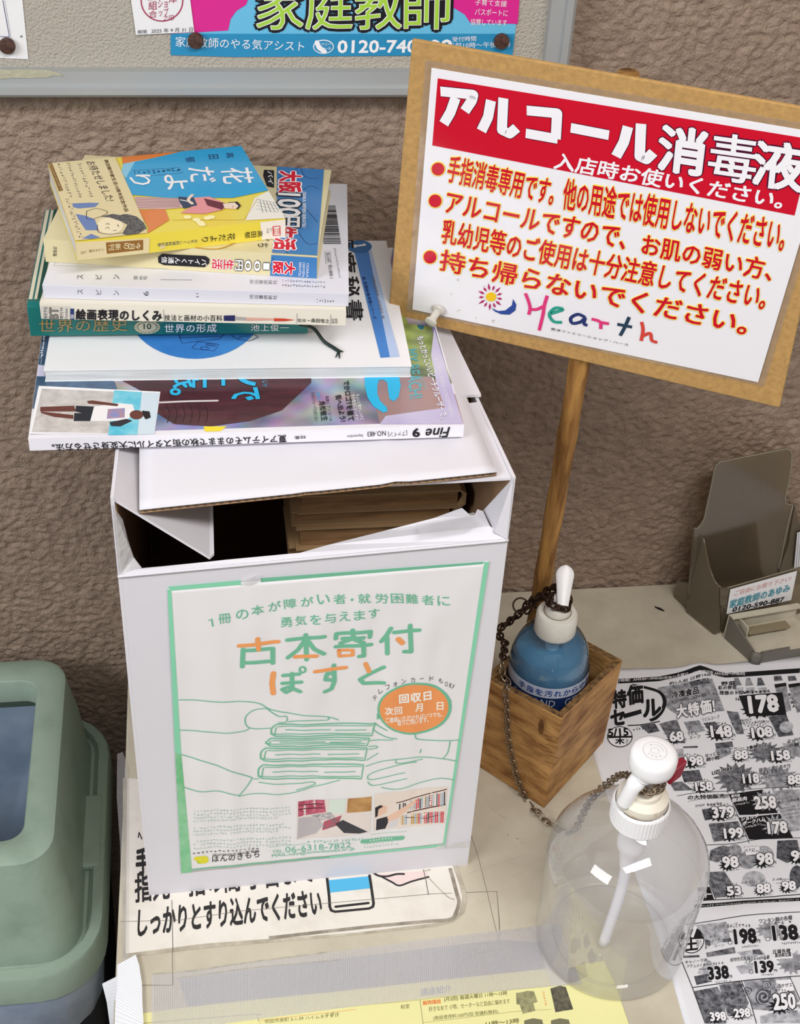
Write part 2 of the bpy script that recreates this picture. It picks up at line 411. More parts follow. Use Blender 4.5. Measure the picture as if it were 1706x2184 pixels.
p.text('家庭教師のやる気アシスト', (742, 196), (1285, 216), (743, 152), WHITE, 3, .005)
p.text('0120-740', (1428, 222), (1760, 220), (1430, 170), WHITE, 3, .03)
p.text('00', (1815, 220), (1910, 218), (1816, 168), WHITE, 3, .03)
p.ell((1368, 196), 44, 30, WHITE, 3); p.ell((1368, 196), 40, 26, MATS['poster_blue'], 4)
p.line([(1340, 178), (1350, 200), (1372, 216)], .0035, WHITE, 5); p.text('フリー', (1358, 193), (1400, 190), (1358, 180), WHITE, 6, .01); p.text('コール', (1362, 210), (1400, 207), (1362, 198), WHITE, 6, .01)
p.view(840, 60, 866)
p.text('受付時間', (245, 56), (345, 52), (244, 35), WHITE, 3, .005); p.text('午前10時〜午後10時', (228, 84), (488, 78), (228, 60), WHITE, 3, .005)
p.view(0, 0, 1706)
p.text('子育て支援', (1012, 10), (1080, 14), (1013, -3), WHITE, 3, .005); p.text('パスポートに', (1012, 31), (1082, 34), (1013, 17), WHITE, 3, .005); p.text('協賛しています', (1003, 53), (1080, 55), (1004, 39), WHITE, 3, .005)
p.build()
T = sheet('permit_slip', 'white permit slip with round red stamp overlapping the tutoring poster', 'paper', NS, [(555, 0), (535, -150), (790, -160), (805, 0), (822, 133), (575, 145)], PAPER, view=vA, hh=.0011)
p = Print(NS, T, base=.0015); p.view(0, 0, 860)
STAMP = ink('stamp_red', 'a8385a')
p.line([(685 + 88 * math.cos(a), 0 + 86 * math.sin(a)) for a in [i * math.pi / 16 for i in range(32)]], .0009, STAMP, 1, closed=True)
for s_, x, y, w_, h_ in (('粟', 625, 0, 34, 36), ('組', 628, 38, 36, 36), ('合', 630, 72, 34, 30), ('ショ', 668, 30, 40, 34), ('ップ', 672, 66, 40, 34), ('津', 712, 10, 36, 40), ('豊', 710, -34, 36, 40), ('之印', 690, 86, 44, 26)):
    p.text(s_, (x, y), (x + w_, y - 2), (x, y - h_), STAMP, 2, .0)
p.text('期限', (582, 140), (622, 138), (582, 124), DGREY, 2, 0); p.text('2025 年 9 月 31 日', (640, 137), (815, 130), (640, 118), DGREY, 2, 0)
p.build()
MAGM = mat('rusty_brown_magnet', '5d4138', rough=.5, col2='3d2b26', vscale=300)
for (px, py, st, lab) in ((16, 95, NS, 'brown round magnet on white paper at far left of notice board'), (417, 83, NS, 'brown round magnet below permit slip corner on the blue poster'), (1068, 85, NS, 'brown round magnet at right end of the blue poster')):
    c = st.hit(px, py) + V((0, -.002 if px == 417 else -.0012, 0))
    T = thing('round_magnet', lab, 'magnet', c, 0, 'magnets holding papers on the notice board')
    lathe('magnet_disc', [(.0001, -.0002), (.0056, -.0002), (.0058, .0008), (.0058, .0028), (.0052, .0038), (.003, .0041), (.0001, .0042)], c, MAGM, T, seg=24, axis=(0, -1, 0), caps=False)
# dried tape remnant on the frame
T = sheet('old_tape', 'yellowed strip of old tape stuck on notice board frame', 'tape', FS, [(-300, 292), (0, 292), (40, 296), (90, 292), (200, 296), (250, 308), (270, 322), (230, 318), (205, 326), (120, 330), (60, 328), (0, 334), (-300, 334)], mat('old_tape', 'b5b39c', rough=.5, bump=.6, bscale=200), view=vA, hh=.0002)

# ================================================================ CARDBOARD BOX
CW = mat('white_cardboard', 'dddbe1', rough=.55, bump=.25, bscale=25, spec=.25)
CK = mat('kraft_liner', '9c7b5c', rough=.8, var=.15, vscale=40); FLUTE = mat('fluting', '6d5a48', rough=.9)
BX = thing('cardboard_box', 'white cardboard box with torn open front standing on the counter', 'box', (-.058, -.339, 0))
bFL, bFR, bBR, bBL = V((-.0583, -.339, 0)), V((.198, -.332, 0)), V((.186, -.10, 0)), V((-.054, -.10, 0))
tFL, tFR, tBR, tBL = V((-.0591, -.339, .3975)), V((.1966, -.332, .3960)), V((.176, -.105, .397)), V((-.050, -.105, .397))
zl, zr = on_y(247, 1228, -.339).z, on_y(1090, 1150, -.332).z
cL = bFL.lerp(tFL, zl / .3975); cR = bFR.lerp(tFR, zr / .396)
fn = (bFR - bFL).cross(tFL - bFL).normalized()      # faces the camera (-y)
def cwall(name, pts, th=.003):
    n_ = (pts[1] - pts[0]).cross(pts[2] - pts[1]).normalized()
    o = prism(name, pts, -n_ * th * .75, CW, BX); c_ = sum(pts, V()) / len(pts); h_ = [V((c_.x - q.x, c_.y - q.y, 0)).normalized() * .004 + V((0, 0, (.004 if q.z < .1 else -.007))) for q in pts]
    prism('inner_liner', [q - n_ * th * .75 + e for q, e in zip(pts, h_)], -n_ * th * .25, CK, BX); return o
cwall('front_panel', [bFL, bFR, cR, cL])
cwall('side_panel', [bFR, bBR, tBR, tFR]); cwall('side_panel', [bBL, bFL, tFL, tBL]); cwall('back_panel', [bBR, bBL, tBL, tBR])
prism('bottom_panel', [bFL + V((.003, .003, .001)), bFR + V((-.003, .003, .001)), bBR + V((-.003, -.003, .001)), bBL + V((.003, -.003, .001))], (0, 0, .003), CK, BX)
def slab(name, c4, th, m, parent, n=8, wob=0, seed=0, label=None, under=None):
    """c4 = corner points front-left, front-right, back-right, back-left; gently uneven sheet with thickness"""
    a, b, c, d = (V(q) for q in c4); top, bot = [], []
    for j in range(n + 1):
        for i in range(n + 1):
            q = a.lerp(b, i / n).lerp(d.lerp(c, i / n), j / n)
            q = q + V((0, 0, wob * noise.noise(V((q.x * 18 + seed, q.y * 18, seed)))))
            top.append(q); bot.append(q - V((0, 0, th)))
    N = len(top); W_ = n + 1; fs = []
    for j in range(n):
        for i in range(n):
            k = j * W_ + i; fs.append((k, k+1, k+W_+1, k+W_)); fs.append((N+k, N+k+W_, N+k+W_+1, N+k+1))
    rim = [i for i in range(n)] + [j * W_ + n for j in range(n)] + [n * W_ + i for i in range(n, 0, -1)] + [j * W_ for j in range(n, 0, -1)]
    for i in range(len(rim)): x, y = rim[i], rim[(i+1) % len(rim)]; fs.append((x, N+x, N+y, y))
    return mesh(name, top + bot, fs, m, parent, label=label)
# right side flap (folded in flat) and the raised rear part behind the slot
prism('side_flap', [tFR + V((-.001, .002, -.002)), tFR.lerp(tBR, .38) + V((-.001, 0, .0)), V((.110, -.250, .391)), V((.095, -.322, .386))], (0, 0, -.002), CW, BX)
prism('rear_flap', [tFR.lerp(tBR, .40) + V((.0015, 0, .003)), tBR + V((.001, 0, .003)), V((.05, -.105, .400)), V((.05, -.238, .3985))], (0, 0, -.0022), CW, BX)
# left side flap sinks into the box
lt = on_y(457, 1190, -.339); lt2 = on_y(457, 1082, -.300)
prism('side_flap', [tFL + V((.001, .001, -.001)), lt + V((-.003, 0, .001)), lt + V((0, .004, .001)), V((lt.x + .002, -.20, lt.z + .012)), tFL.lerp(tBL, .7) + V((0, 0, 0))], (0, 0, -.0022), CW, BX)
# lid flap from the back
gFL, gFR = on_y(297, 1087, -.339), on_y(1060, 1006, -.328)
kBL = on_z(289, 955, .3985); kBR = on_z(995, 857, .3985)
dl = (kBL - gFL); gBL = V((gFL.x - .000, -.13, .3985)); gBR = V((kBR.x - .006, -.13, .3985))
def lid():
    n = 24; th = .0007; rows = []
    for j in range(n + 1):
        t = j / n; 
        for i in range(n + 1):
            s = i / n; q = gFL.lerp(gFR, s).lerp(gBL.lerp(gBR, s), t)
            q.z = min(.3992, q.z + (.3985 - q.z) * min(1, t * 3.2))
            q.z += .0016 * math.exp(-((s - .70) / .015) ** 2) * (1 - t) + .0006 * math.exp(-((s - .47) / .02) ** 2) * (1 - t)
            rows.append(q)
    W_ = n + 1
    fs = [(j*W_+i, j*W_+i+1, (j+1)*W_+i+1, (j+1)*W_+i) for j in range(n) for i in range(n)]
    o = mesh('lid_flap', rows, fs, CW, BX, smooth=True); so = o.modifiers.new('thick', 'SOLIDIFY'); so.thickness = th; so.offset = -1
    u_ = mesh('lid_flap', [q - V((0, 0, .0027)) for q in rows], fs, CK, BX, smooth=True); so = u_.modifiers.new('thick', 'SOLIDIFY'); so.thickness = .0005; so.offset = -1
    u_['label'] = 'brown underside liner'
    # fluting between the liners along the front edge
    m_ = 260; vs = []; f2 = []
    for i in range(m_ + 1):
        s = i / m_; q = gFL.lerp(gFR, s); h = -.0017 + .0009 * math.sin(s * m_ * 1.05)
        q.z += .0012 * math.exp(-((s - .70) / .02) ** 2)
        vs += [q + V((0, .0002, h + .00015)), q + V((0, .006, h + .00015))]
        if i: k = 2 * i; f2.append((k-2, k, k+1, k-1))
    c_ = mesh('fluted_core', vs, f2, FLUTE, BX); so = c_.modifiers.new('thick', 'SOLIDIFY'); so.thickness = .0003
lid()
# torn strip of the front wall folded inwards
def strip():
    A = [(250, 1228), (330, 1219), (480, 1207), (640, 1194), (820, 1176), (950, 1163), (1040, 1155), (1088, 1150)]
    B = [(290, 1214), (345, 1209), (480, 1194), (640, 1179), (700, 1162), (820, 1132), (925, 1105), (985, 1083), (1003, 1099), (1012, 1099), (1018, 1086), (1030, 1090), (1045, 1122)]
    vs = [cL.lerp(cR, (x - 250) / 838.) + V((0, -.0006, .0003)) for x, y in A]; k = len(vs)
    for x, y in B:
        s = (x - 250) / 838.; zz = cL.lerp(cR, s).z + .0035 + (.003 if x > 900 else 0); vs.append(on_z(x, y, zz))
    tri = tessellate_polygon([[V((q.x, q.y, 0)) for q in vs[:k]] + [V((q.x, q.y, 0)) for q in reversed(vs[k:])]])
    order = list(range(k)) + list(range(len(vs) - 1, k - 1, -1))
    fs = []
    for t in tri:
        a, b, c = (order[i] for i in t)
        if (vs[b] - vs[a]).cross(vs[c] - vs[a]).z < 0: b, c = c, b
        fs.append((a, b, c))
    o = mesh('torn_front_flap', vs, fs, CW, BX); so = o.modifiers.new('t', 'SOLIDIFY'); so.thickness = .0012; so.offset = -1
    # perforated fold line
    pf = Print(Surf(bFL, bFR - bFL, tFL - bFL), BX)
    tube('fold_line', [cL.lerp(cR, i / 80) + V((0, -.0009 - .0004 * (i % 2), .0004 * (i % 2))) for i in range(81)], .0011, CW, BX, seg=6)
strip()
# corner webs
wi = on_y(1030, 1091, -.305)
prism('corner_web', [tFR + V((-.002, -.001, -.001)), wi, V((.1875, -.330, .349)), cR + V((-.001, -.001, .001))], (0, .0012, -.0004), CW, BX)
TAPEF = clear_mat('clear_tape', haze=.18, rough=.12, ed=1)
wl1 = on_y(272, 1150, -.325); wl2 = on_y(302, 1212, -.332)
prism('corner_web', [tFL + V((.001, -.001, -.006)), on_y(262, 1110, -.328), wl1, on_y(285, 1190, -.33), wl2, cL + V((.001, -.001, .001))], (0, .001, 0), mat('crumpled_white', 'd9d8da', rough=.5, bump=1, bscale=120), BX)
tp = [on_z(896, 1150, .351), on_z(886, 1124, .3515), on_z(1010, 1098, .353), on_z(1030, 1118, .353), on_z(1000, 1136, .352)]
prism('clear_tape', [q + V((0, 0, .002)) for q in tp], (0, 0, .0001), TAPEF, BX)
# books inside the box
BI = mat('browned_pages', 'a27c54', rough=.8, col2='7f5e3e', vscale=250, stretch=(.1, .1, 1)); BC = mat('brown_cover', 'a88862', rough=.6)
zt_ = on_y(1045, 1032, -.262).z
def inner_book(x0, x1, y0, z1, th, k, lab):
    T = thing('old_book', lab, 'book', (x0, y0, z1 - th), 0, 'old books stacked inside the cardboard box')
    y1 = -.20
    bevel(box('page_block', (x0 + .003, y0 + .0045, z1 - th + .001), (x1 - x0 - .008, 0, 0), (0, y1 - y0 - .0065, 0), (0, 0, th - .002), BI, T), .0004)
    pts = [(x0, z1 - th), (x1 - .004, z1 - th), (x1, z1 - th + .003), (x1, z1 - .003), (x1 - .004, z1), (x0, z1), (x0, z1 - .0012), (x1 - .005, z1 - .0012), (x1 - .0015, z1 - .004), (x1 - .0015, z1 - th + .004), (x1 - .005, z1 - th + .0012), (x0, z1 - th + .0012)]
    prism('cover', [V((a, y0, b)) for a, b in pts], (0, y1 - y0, 0), BC, T)
zz = zt_; names = ['topmost', 'second', 'third', 'fourth', 'fifth', 'sixth', 'seventh']
for k, (th, dx, dy) in enumerate(((.016, 0, 0), (.013, -.004, .004), (.02, -.001, .001), (.012, -.006, .006), (.024, 0, 0), (.03, -.003, .004), (.03, -.001, .002))):
    inner_book(.062 + dx, .1805 + dx, -.268 + dy, zz, th, k, 'brown old book inside the cardboard box, %s of its stack' % names[k]); zz -= th + .0005
zz_b = zz
for k in range(5):
    if zz - .045 < .006: break
    inner_book(.062, .180, -.266, zz, .045, k, 'thick brown book low inside the cardboard box, %s below the visible ones' % ['first', 'second', 'third', 'fourth', 'fifth'][k]); zz -= .0455
last = zz - .0045
inner_book(.062, .180, -.266, zz, last, 0, 'bottom brown book on the floor of the cardboard box')
# ================================================================ BOOKS ON THE BOX
def emb(p, W2, fs, ex, ey, wt, ow, m, ol, layer, part):
    if ol is not None:
        for k in range(8):
            d = ex * (wt + ow) * math.cos(k * math.pi / 4) + ey * (wt + ow) * math.sin(k * math.pi / 4); p.add([(q[0] + d.x, q[1] + d.y) for q in W2], fs, ol, layer - .5, part)
    p.addbold(W2, fs, m, layer, part, ex, ey, wt)
def vt(p, st, a, b, w, m, layer=2, weight=.02, outline=None, ow=.05, fillc=.94, part='lettering'):
    """characters set one by one from a to b; w = vector from the left to the right side of a character"""
    n = len(st); a = V(a); b = V(b); w = V(w)
    for i, ch in enumerate(st):
        if ch == ' ': continue
        tl = a.lerp(b, i / n); bl = a.lerp(b, (i + fillc) / n); U = w; W = tl - bl
        vs, fs = glyphs(ch)
        if ch in '0123456789': g0, _, g1, _ = bounds(vs); vs = [((x - g0) / (g1 - g0) * (.5 if ch == '1' else .84) + (.25 if ch == '1' else .08), y) for x, y in vs]
        if ch == 'ー': vs = [(.5 + (y - .38), .38 - (x - .5)) for x, y in vs]
        A, B, C_ = (V(p.q(q)) for q in (bl, bl + U, tl)); W2 = [tuple(A + (B - A) * x + (C_ - A) * (y + .12)) for x, y in vs]
        emb(p, W2, fs, B - A, C_ - A, weight, ow, m, outline, layer, part)
def rowtext(p, st, a, b, h, m, **k):
    """upright characters in equal cells from a to b (baseline corners), h = vector up"""
    n = len(st); a = V(a); b = V(b); h = V(h); layer = k.get('layer', 2); weight = k.get('weight', .02); ol = k.get('outline'); ow = k.get('ow', .05)
    for i, ch in enumerate(st):
        if ch == ' ': continue
        bl = a.lerp(b, i / n); br = a.lerp(b, (i + .95) / n)
        vs, fs = glyphs(ch); A, B, C_ = (V(p.q(q)) for q in (bl, br, bl + h))
        emb(p, [tuple(A + (B - A) * x + (C_ - A) * (y + .12)) for x, y in vs], fs, B - A, C_ - A, weight, ow, m, ol, layer, k.get('part', 'lettering'))
PAGES = mat('page_edges', 'e9e7e2', rough=.8, col2='cfccc6', vscale=900, stretch=(.02, .02, 1), thresh=(.4, .6))
def book(name, label, z0, z1, fl, fr, depth, cov, th=.0006, spine_front=True, inset=.0015, pages=None, over=0, cat='book', round_=0, open_right=True):
    a, b = on_z(*fl, z1), on_z(*fr, z1); u = (b - a); L = u.length; u.normalize(); v = V((-u.y, u.x, 0)); H = z1 - z0
    T = thing(name, label, cat, (a.x, a.y, z0), math.atan2(u.y, u.x))
    def P(s, t, h): return V((a.x, a.y, z0)) + u * s + v * t + V((0, 0, h))
    i = inset
    y0 = th if spine_front else i; y1 = depth - (i if spine_front else th)
    bevel(box('page_block', P(i, y0, th), u * (L - 2 * i), v * (y1 - y0), (0, 0, H - 2 * th), pages or PAGES, T), .0003)
    D = depth; r = round_
    if spine_front: prof = [(D, 0), (r, 0), (0, r * .6), (0, H - r * .6), (r, H), (D, H), (D, H - th), (th + r, H - th), (th, H - th - r * .5), (th, th + r * .5), (th + r, th), (D, th)]
    else: prof = [(0, 0), (D, 0), (D, H), (0, H), (0, H - th), (D - th, H - th), (D - th, th), (0, th)]
    if r == 0 and spine_front: prof = [(D, 0), (0, 0), (0, H), (D, H), (D, H - th), (th, H - th), (th, th), (D, th)]
    prism('cover', [P(0, t, h) for t, h in prof], u * L, cov, T)
    top = Surf(P(0, 0, H), u, v); spine = Surf(P(0, 0, 0), u, (0, 0, 1)); top.lim = (.0002, L - .0002, .0002, D - .0002); spine.lim = (.0002, L - .0002, .0002, H - .0002)
    return T, top, spine, L
def both(T, S1, S2, y):
    return Print(S1, T), Print(S2, T)

# ---- magazine
T, St, Ss, L = book('fashion_magazine', 'glossy fashion magazine with white spine at bottom of book pile', .4006, .4098, (60, 936), (990, 907), .246, mat('magazine_white', 'eceaf2', rough=.22, coat=.3), cat='magazine', th=.0004)
p = Print(St, T)
PHM = mat('blurred_street', 'b8b2cf', rough=.22, col2='6d7088', vscale=28, detail=1, coat=.3)
def bokeh(m):
    t = m.node_tree; b = t.nodes['Principled BSDF']; ra = [n for n in t.nodes if n.type == 'VALTORGB'][0]; tc_ = [n for n in t.nodes if n.type == 'TEX_COORD'][0]
    n = t.nodes.new('ShaderNodeTexNoise'); n.inputs['Scale'].default_value = 55; n.inputs['Detail'].default_value = 1; t.links.new(tc_.outputs['Object'], n.inputs[0])
    mx = t.nodes.new('ShaderNodeMixRGB'); mx.blend_type = 'OVERLAY'; mx.inputs[0].default_value = .75
    t.links.new(ra.outputs[0], mx.inputs[1]); t.links.new(n.outputs['Color'], mx.inputs[2]); t.links.new(mx.outputs[0], b.inputs['Base Color'])
bokeh(PHM)
PHG = mat('blurred_green', 'a7ba62', rough=.22, col2='55643a', vscale=45, detail=1, coat=.3)
MAROON = mat('maroon_cloth_print', '55242f', rough=.25, col2='3b161f', vscale=90, stretch=(.35, 1.6, 1), coat=.3); SKINP = mat('tan_skin_print', 'a98a86', rough=.25, coat=.3, col2='94787c', vscale=20, detail=1)
JEAN = mat('denim_print', '55708f', rough=.25, col2='38506c', vscale=60, coat=.3); CYAN = mat('cyan_ink', '2cb6e6', rough=.25)
SILV = mat('pale_lilac_print', 'a99fd0', rough=.25, col2='c9c4dd', vscale=18, detail=1, coat=.3)
def uvp(u, v): return (u, v)
p.raw = True; D_ = .246
p.poly([(0.001, .0045), (L - .001, .0045), (L - .001, D_ - .001), (.001, D_ - .001)], PHM, 0)
p.raw = False; p.view(500, 340, 550)
p.poly([(960, 590), (1020, 740), (1150, 1090), (1300, 1110), (1440, 1480), (1290, 1640), (1170, 1440), (900, 700)], PHG, 1)
p.poly([(1320, 1120), (1510, 1750), (1430, 1752), (1340, 1500), (1300, 1300)], SILV, 1.4)
p.poly([(1470, 1560), (1300, 1440), (1000, 1440), (900, 1500), (960, 1750), (1515, 1752)], SKINP, 1.2)
p.poly([(1430, 1640), (1000, 1700), (960, 1755), (1518, 1752)], SILV, 1.5)
for x, y, r_, c in () and ((600, 1490, 22, 'd8a6a8'), (690, 1500, 16, 'cfe2ea'), (800, 1740, 28, 'ef6a52'), (830, 1700, 22, 'f2c35a'), (950, 1720, 20, '8fd6e6'), (580, 1640, 30, 'e8e4f2'), (440, 1660, 40, 'd4cfe6'), (870, 1590, 26, 'dfd2e6'), (290, 1760, 26, 'a7b7d8')):
    p.ell((x, y), r_, r_ * .8, mat('blur_' + c, c, rough=.25), 1.1)
p.view(40, 620, 560)
p.poly([(60, 560), (210, 560), (620, 590), (640, 640), (610, 700), (75, 770)], JEAN, 1); p.poly([(80, 290), (200, 290), (160, 620), (70, 640)], JEAN, 1)
p.poly([(75, 485), (170, 490), (170, 560), (75, 560)], mat('lilac_white', 'd7d4ec', rough=.3), 1.5)
p.poly([(640, 570), (1900, 560), (1900, 600), (1710, 780), (1500, 850), (1250, 885), (1010, 870), (900, 800), (880, 700)], MAROON, 1.6)
p.line([(915, 730), (1100, 722), (1290, 718)], .002, mat('sleeve_gap', 'd9d2d6', rough=.4), 1.8)
for x in (960, 1010, 1060, 1110, 1160, 1210): p.line([(x, 745), (x + 18, 800), (x + 5, 860)], .0006, mat('fold_print', '351019', rough=.4), 1.9, sm=4)
p.poly([(1200, 885), (1350, 885), (1310, 915), (1210, 918)], YEL, 1.5)
# maroon collar etc. up to the white title
CYT = CYAN
p.text('で', (1385, 640), (1385, 720), (1560, 632), CYT, 3, .03, BLACK, .02)
vt(p, 'で', (1560, 575), (1380, 585), (20, 140), CYT, 3, .04, BLACK, .02) if 0 else None
for ch, x0_, x1_, y0_, y1_ in (('ッ', 1395, 1540, 500, 620), ('二', 1200, 1335, 500, 632), ('旅', 1000, 1165, 500, 635), ('。', 985, 1050, 640, 682)):
    p.text(ch, (x0_, y0_), (x0_, y1_), (x1_, y0_), CYT, 3, .03, BLACK, .02)
p.text('しい!', (1580, 560), (1580, 626), (1620, 560), CYT, 3, .0)
# inset photograph of a man on a beach, lying on its side
p.poly([(130, 622), (920, 660), (882, 956), (60, 935)], WHITE, 2)
p.poly([(150, 640), (905, 672), (868, 940), (85, 922)], mat('beach_sand', 'd8d4d0', rough=.4, col2='bdb7b4', vscale=120), 2.3)
SEA = mat('turquoise_sea', '4fbfdc', rough=.3, col2='8fd8e8', vscale=60)
p.poly([(620, 652), (800, 664), (770, 950), (580, 942)], SEA, 2.6); p.poly([(800, 664), (915, 668), (880, 948), (772, 950)], mat('sea_sky', 'd3e2ee', rough=.3), 2.6)
DSK = ink('dark_skin_print', '6b3d34'); SHW = ink('shirt_print', 'f3f1f4')
p.poly([(140, 760), (360, 752), (372, 790), (200, 790), (140, 790)], DSK, 3); p.poly([(145, 790), (355, 812), (355, 838), (230, 825), (145, 800)], DSK, 3)
p.poly([(372, 752), (490, 758), (465, 852), (357, 852), (362, 800), (410, 800), (368, 790)], ink('black_shorts', '2a2c34'), 3.2)
p.poly([(490, 758), (650, 735), (740, 745), (755, 790), (720, 830), (700, 850), (465, 852)], SHW, 3.4)
p.poly([(445, 722), (480, 718), (650, 742), (640, 756), (470, 740), (450, 738)], DSK, 3.5); p.poly([(590, 860), (700, 838), (740, 850), (660, 888), (600, 885)], ink('bag_print', '33303a'), 3.6)
p.poly([(580, 775), (690, 768), (688, 830), (572, 838)], mat('shirt_graphic', 'b98f96', rough=.4, col2='8b93c9', vscale=200), 3.6)
p.ell((765, 812), 44, 30, DSK, 3.6); p.poly([(800, 785), (850, 790), (858, 830), (825, 842), (810, 820)], ink('hair_print', '241f22'), 3.8)
# headline texts
p.view(500, 340, 550)
p.text('e', (890, 1440), (868, 1690), (1130, 1440), CYAN, 3, .06) if 0 else None
p.poly([(860, 1380), (862, 1500), (880, 1580), (920, 1640), (985, 1680), (1012, 1670), (1008, 1645), (965, 1605), (945, 1560), (945, 1500), (955, 1465), (985, 1462), (1010, 1480), (1015, 1530), (1025, 1590), (1055, 1606), (1085, 1575), (1100, 1500), (1085, 1430), (1040, 1380)], CYAN, 3)
p.text('もっとかっこいいビーチクルーザーで。', (1205, 1180), (1365, 1725), (1250, 1170), WHITE, 3, .02, mat('shadow_lilac', '7a6fa8'), .03)
p.text('速いのは当たり前。見せびらかしたくなるこだわりを選びたい', (1318, 1325), (1430, 1710), (1345, 1320), WHITE, 3, .0)
p.text('MY BEACH!', (1125, 1265), (1160, 1590), (1205, 1255), mat('teal_grey_ink', '63b3bf'), 2.5, .02)
p.text('お気に入りのビーチ', (1210, 1440), (1250, 1530), (1245, 1434), mat('pale_teal_ink', '86c3c0'), 2.5, .0)
p.text('でかロゴTを着て', (718, 1470), (752, 1735), (760, 1465), BLACK, 3, .03); p.text('街へ出よう!', (665, 1565), (700, 1740), (705, 1560), BLACK, 3, .03)
p.text('ちょいと懐かしいけど', (800, 1560), (832, 1732), (826, 1556), WHITE, 3, .0); p.text('今の気分にピッタリ!', (770, 1560), (800, 1732), (796, 1556), WHITE, 3, .0)
p.text('角松敏生', (556, 1605), (575, 1735), (600, 1602), BLACK, 3, .02); p.text('永遠のグルーヴを語り合い', (505, 1545), (530, 1738), (530, 1543), DGREY, 3, .0); p.text('連載第二回', (540, 1545), (550, 1600), (562, 1543), CYAN, 3, .0); p.text('真夏にアンコール', (600, 1570), (628, 1738), (622, 1567), BLACK, 3, .0)
p.poly([(950, 560), (1040, 560), (1030, 700), (985, 650)], WHITE, 1.9); p.poly([(985, 655), (1025, 650), (1020, 780), (1000, 740)], PHG, 1.95); p.poly([(960, 590), (1022, 665), (1000, 690), (945, 600)], YEL, 2); p.text('40', (962, 600), (985, 680), (1012, 610), BLACK, 3, .02)
p.view(860, 640, 260, 1352); p.poly([(150, 280), (235, 290), (215, 335), (170, 320)], mat('teal_print', '1f6f8a'), 2)
p.view(40, 620, 560); p.text('Really...', (178, 300), (150, 480), (160, 300), WHITE, 3, .02)
p.build()
p = Print(Ss, T); p.view(40, 620, 560)
p.text('夏アイテムそのままで秋の街スタイルに大変身させる方法。', (1735, 935), (212, 995), (1742, 985), BLACK, 1, .02)
p.view(500, 340, 550)
p.text('特集', (470, 1822), (395, 1828), (472, 1845), BLACK, 1, 0); p.text('September', (850, 1812), (740, 1818), (852, 1835), DGREY, 1, 0, shear=.2)
p.text('NO.483', (1000, 1793), (878, 1800), (1001, 1826), BLACK, 1, 0); p.text('[ファイン]', (1140, 1790), (1015, 1800), (1142, 1826), BLACK, 1, 0)
p.text('9', (1222, 1778), (1178, 1780), (1224, 1832), BLACK, 1, .04); p.text('Fine', (1425, 1768), (1262, 1782), (1430, 1832), BLACK, 1, .02, shear=.35); p.build()

# ---- white textbook, fore-edge towards the camera
T, St, Ss, L = book('white_textbook', 'white paperback textbook with blue circle cover lying on the magazine', .4100, .4190, (93, 790), (878, 781), .182, mat('textbook_white', 'f0f1f4', rough=.3), spine_front=False, inset=.0006, th=.0005, pages=mat('white_pages', 'dcdfe0', rough=.8, col2='c6cacc', vscale=1600, stretch=(.01, .01, 1), thresh=(.4, .6)))
p = Print(St, T); p.view(500, 340, 550)
BL1 = mat('cover_blue', '4a86d2', rough=.3); BL2 = mat('cover_pale_blue', 'b8cdf0', rough=.3)
p.poly([(790, 600), (885, 600), (1028, 1310), (966, 1314)], BL1, 1); p.poly([(885, 600), (905, 600), (1092, 1308), (1028, 1310)], BL2, 1)
p.ell((828, 580), 80, 42, mat('circle_blue', '2f6fae', rough=.3), 2); p.line([(795, 578), (866, 570)], .0026, WHITE, 3, flat=True); p.line([(866, 570), (852, 562)], .0019, WHITE, 3, flat=True); p.line([(796, 568), (797, 588)], .0019, WHITE, 3, flat=True)
p.text('新 医療秘書実務シリーズ', (842, 782), (918, 1062), (865, 780), NAVY, 3, .01); p.text('医療秘書教育全国協議会 編', (905, 778), (975, 1058), (925, 776), GREY, 3, .0)
for i, ch in enumerate('医療秘書'):
    y = 460 + i * 158; xo = i * 24; p.text(ch, (660 + xo, y), (672 + xo, y + 132), (772 + xo, y), BLACK, 2, .02)
p.text('ヨ', (762, 640), (765, 680), (800, 640), NAVY, 2, 0) if 0 else None
p.view(40, 620, 560); p.ell((1145, 120), 440, 325, mat('disc_blue', '4f94dd', rough=.3, col2='2f78c8', vscale=12), 1, n=48)
for ln in ([(1040, 290), (1060, 345), (1300, 318), (1330, 290)], [(1040, 310), (1310, 300)], [(1125, 375), (1165, 335), (1300, 352), (1270, 395), (1130, 380)], [(1180, 372), (1215, 368), (1240, 380), (1200, 390), (1180, 376)], [(1215, 345), (1290, 352)], [(1215, 352), (1280, 359)], [(1215, 359), (1280, 366)], [(1380, 292), (1420, 320), (1500, 330), (1555, 305), (1530, 290)], [(1420, 320), (1450, 300), (1500, 298)]):
    p.line(ln, .0006, NAVY, 2)
p.build()

# ---- teal hardcover with ribbon
z0, z1 = .4192, .4458
TEAL = mat('teal_jacket', '17716d', rough=.35, coat=.3)
T, St, Ss, L = book('teal_history_book', 'thick teal hardcover history book with gold title and ribbon bookmark', z0, z1, (57, 650), (657, 645), .141, TEAL, th=.0022, over=1, inset=.003, round_=.004)
pr_ = Print(St, T); pr_.raw = True; CRM = mat('jacket_cream', 'e9e3cb', rough=.4)
pr_.poly([(.0006, .007), (L - .0006, .007), (L - .0006, .140), (.0006, .140)], CRM, 0)
pr_.poly([(.0030, .007), (.0042, .007), (.0042, .140), (.0030, .140)], TEAL, 1); pr_.poly([(.0062, .007), (.0092, .007), (.0092, .140), (.0062, .140)], mat('dark_green', '1d5248'), 1); pr_.build()
p = Print(Ss, T); p.view(40, 620, 560); GOLD = mat('gold_ink', 'a08a5a', rough=.4)
rowtext(p, '世界の歴史', (128, 272), (715, 262), (0, -88), GOLD, weight=.01)
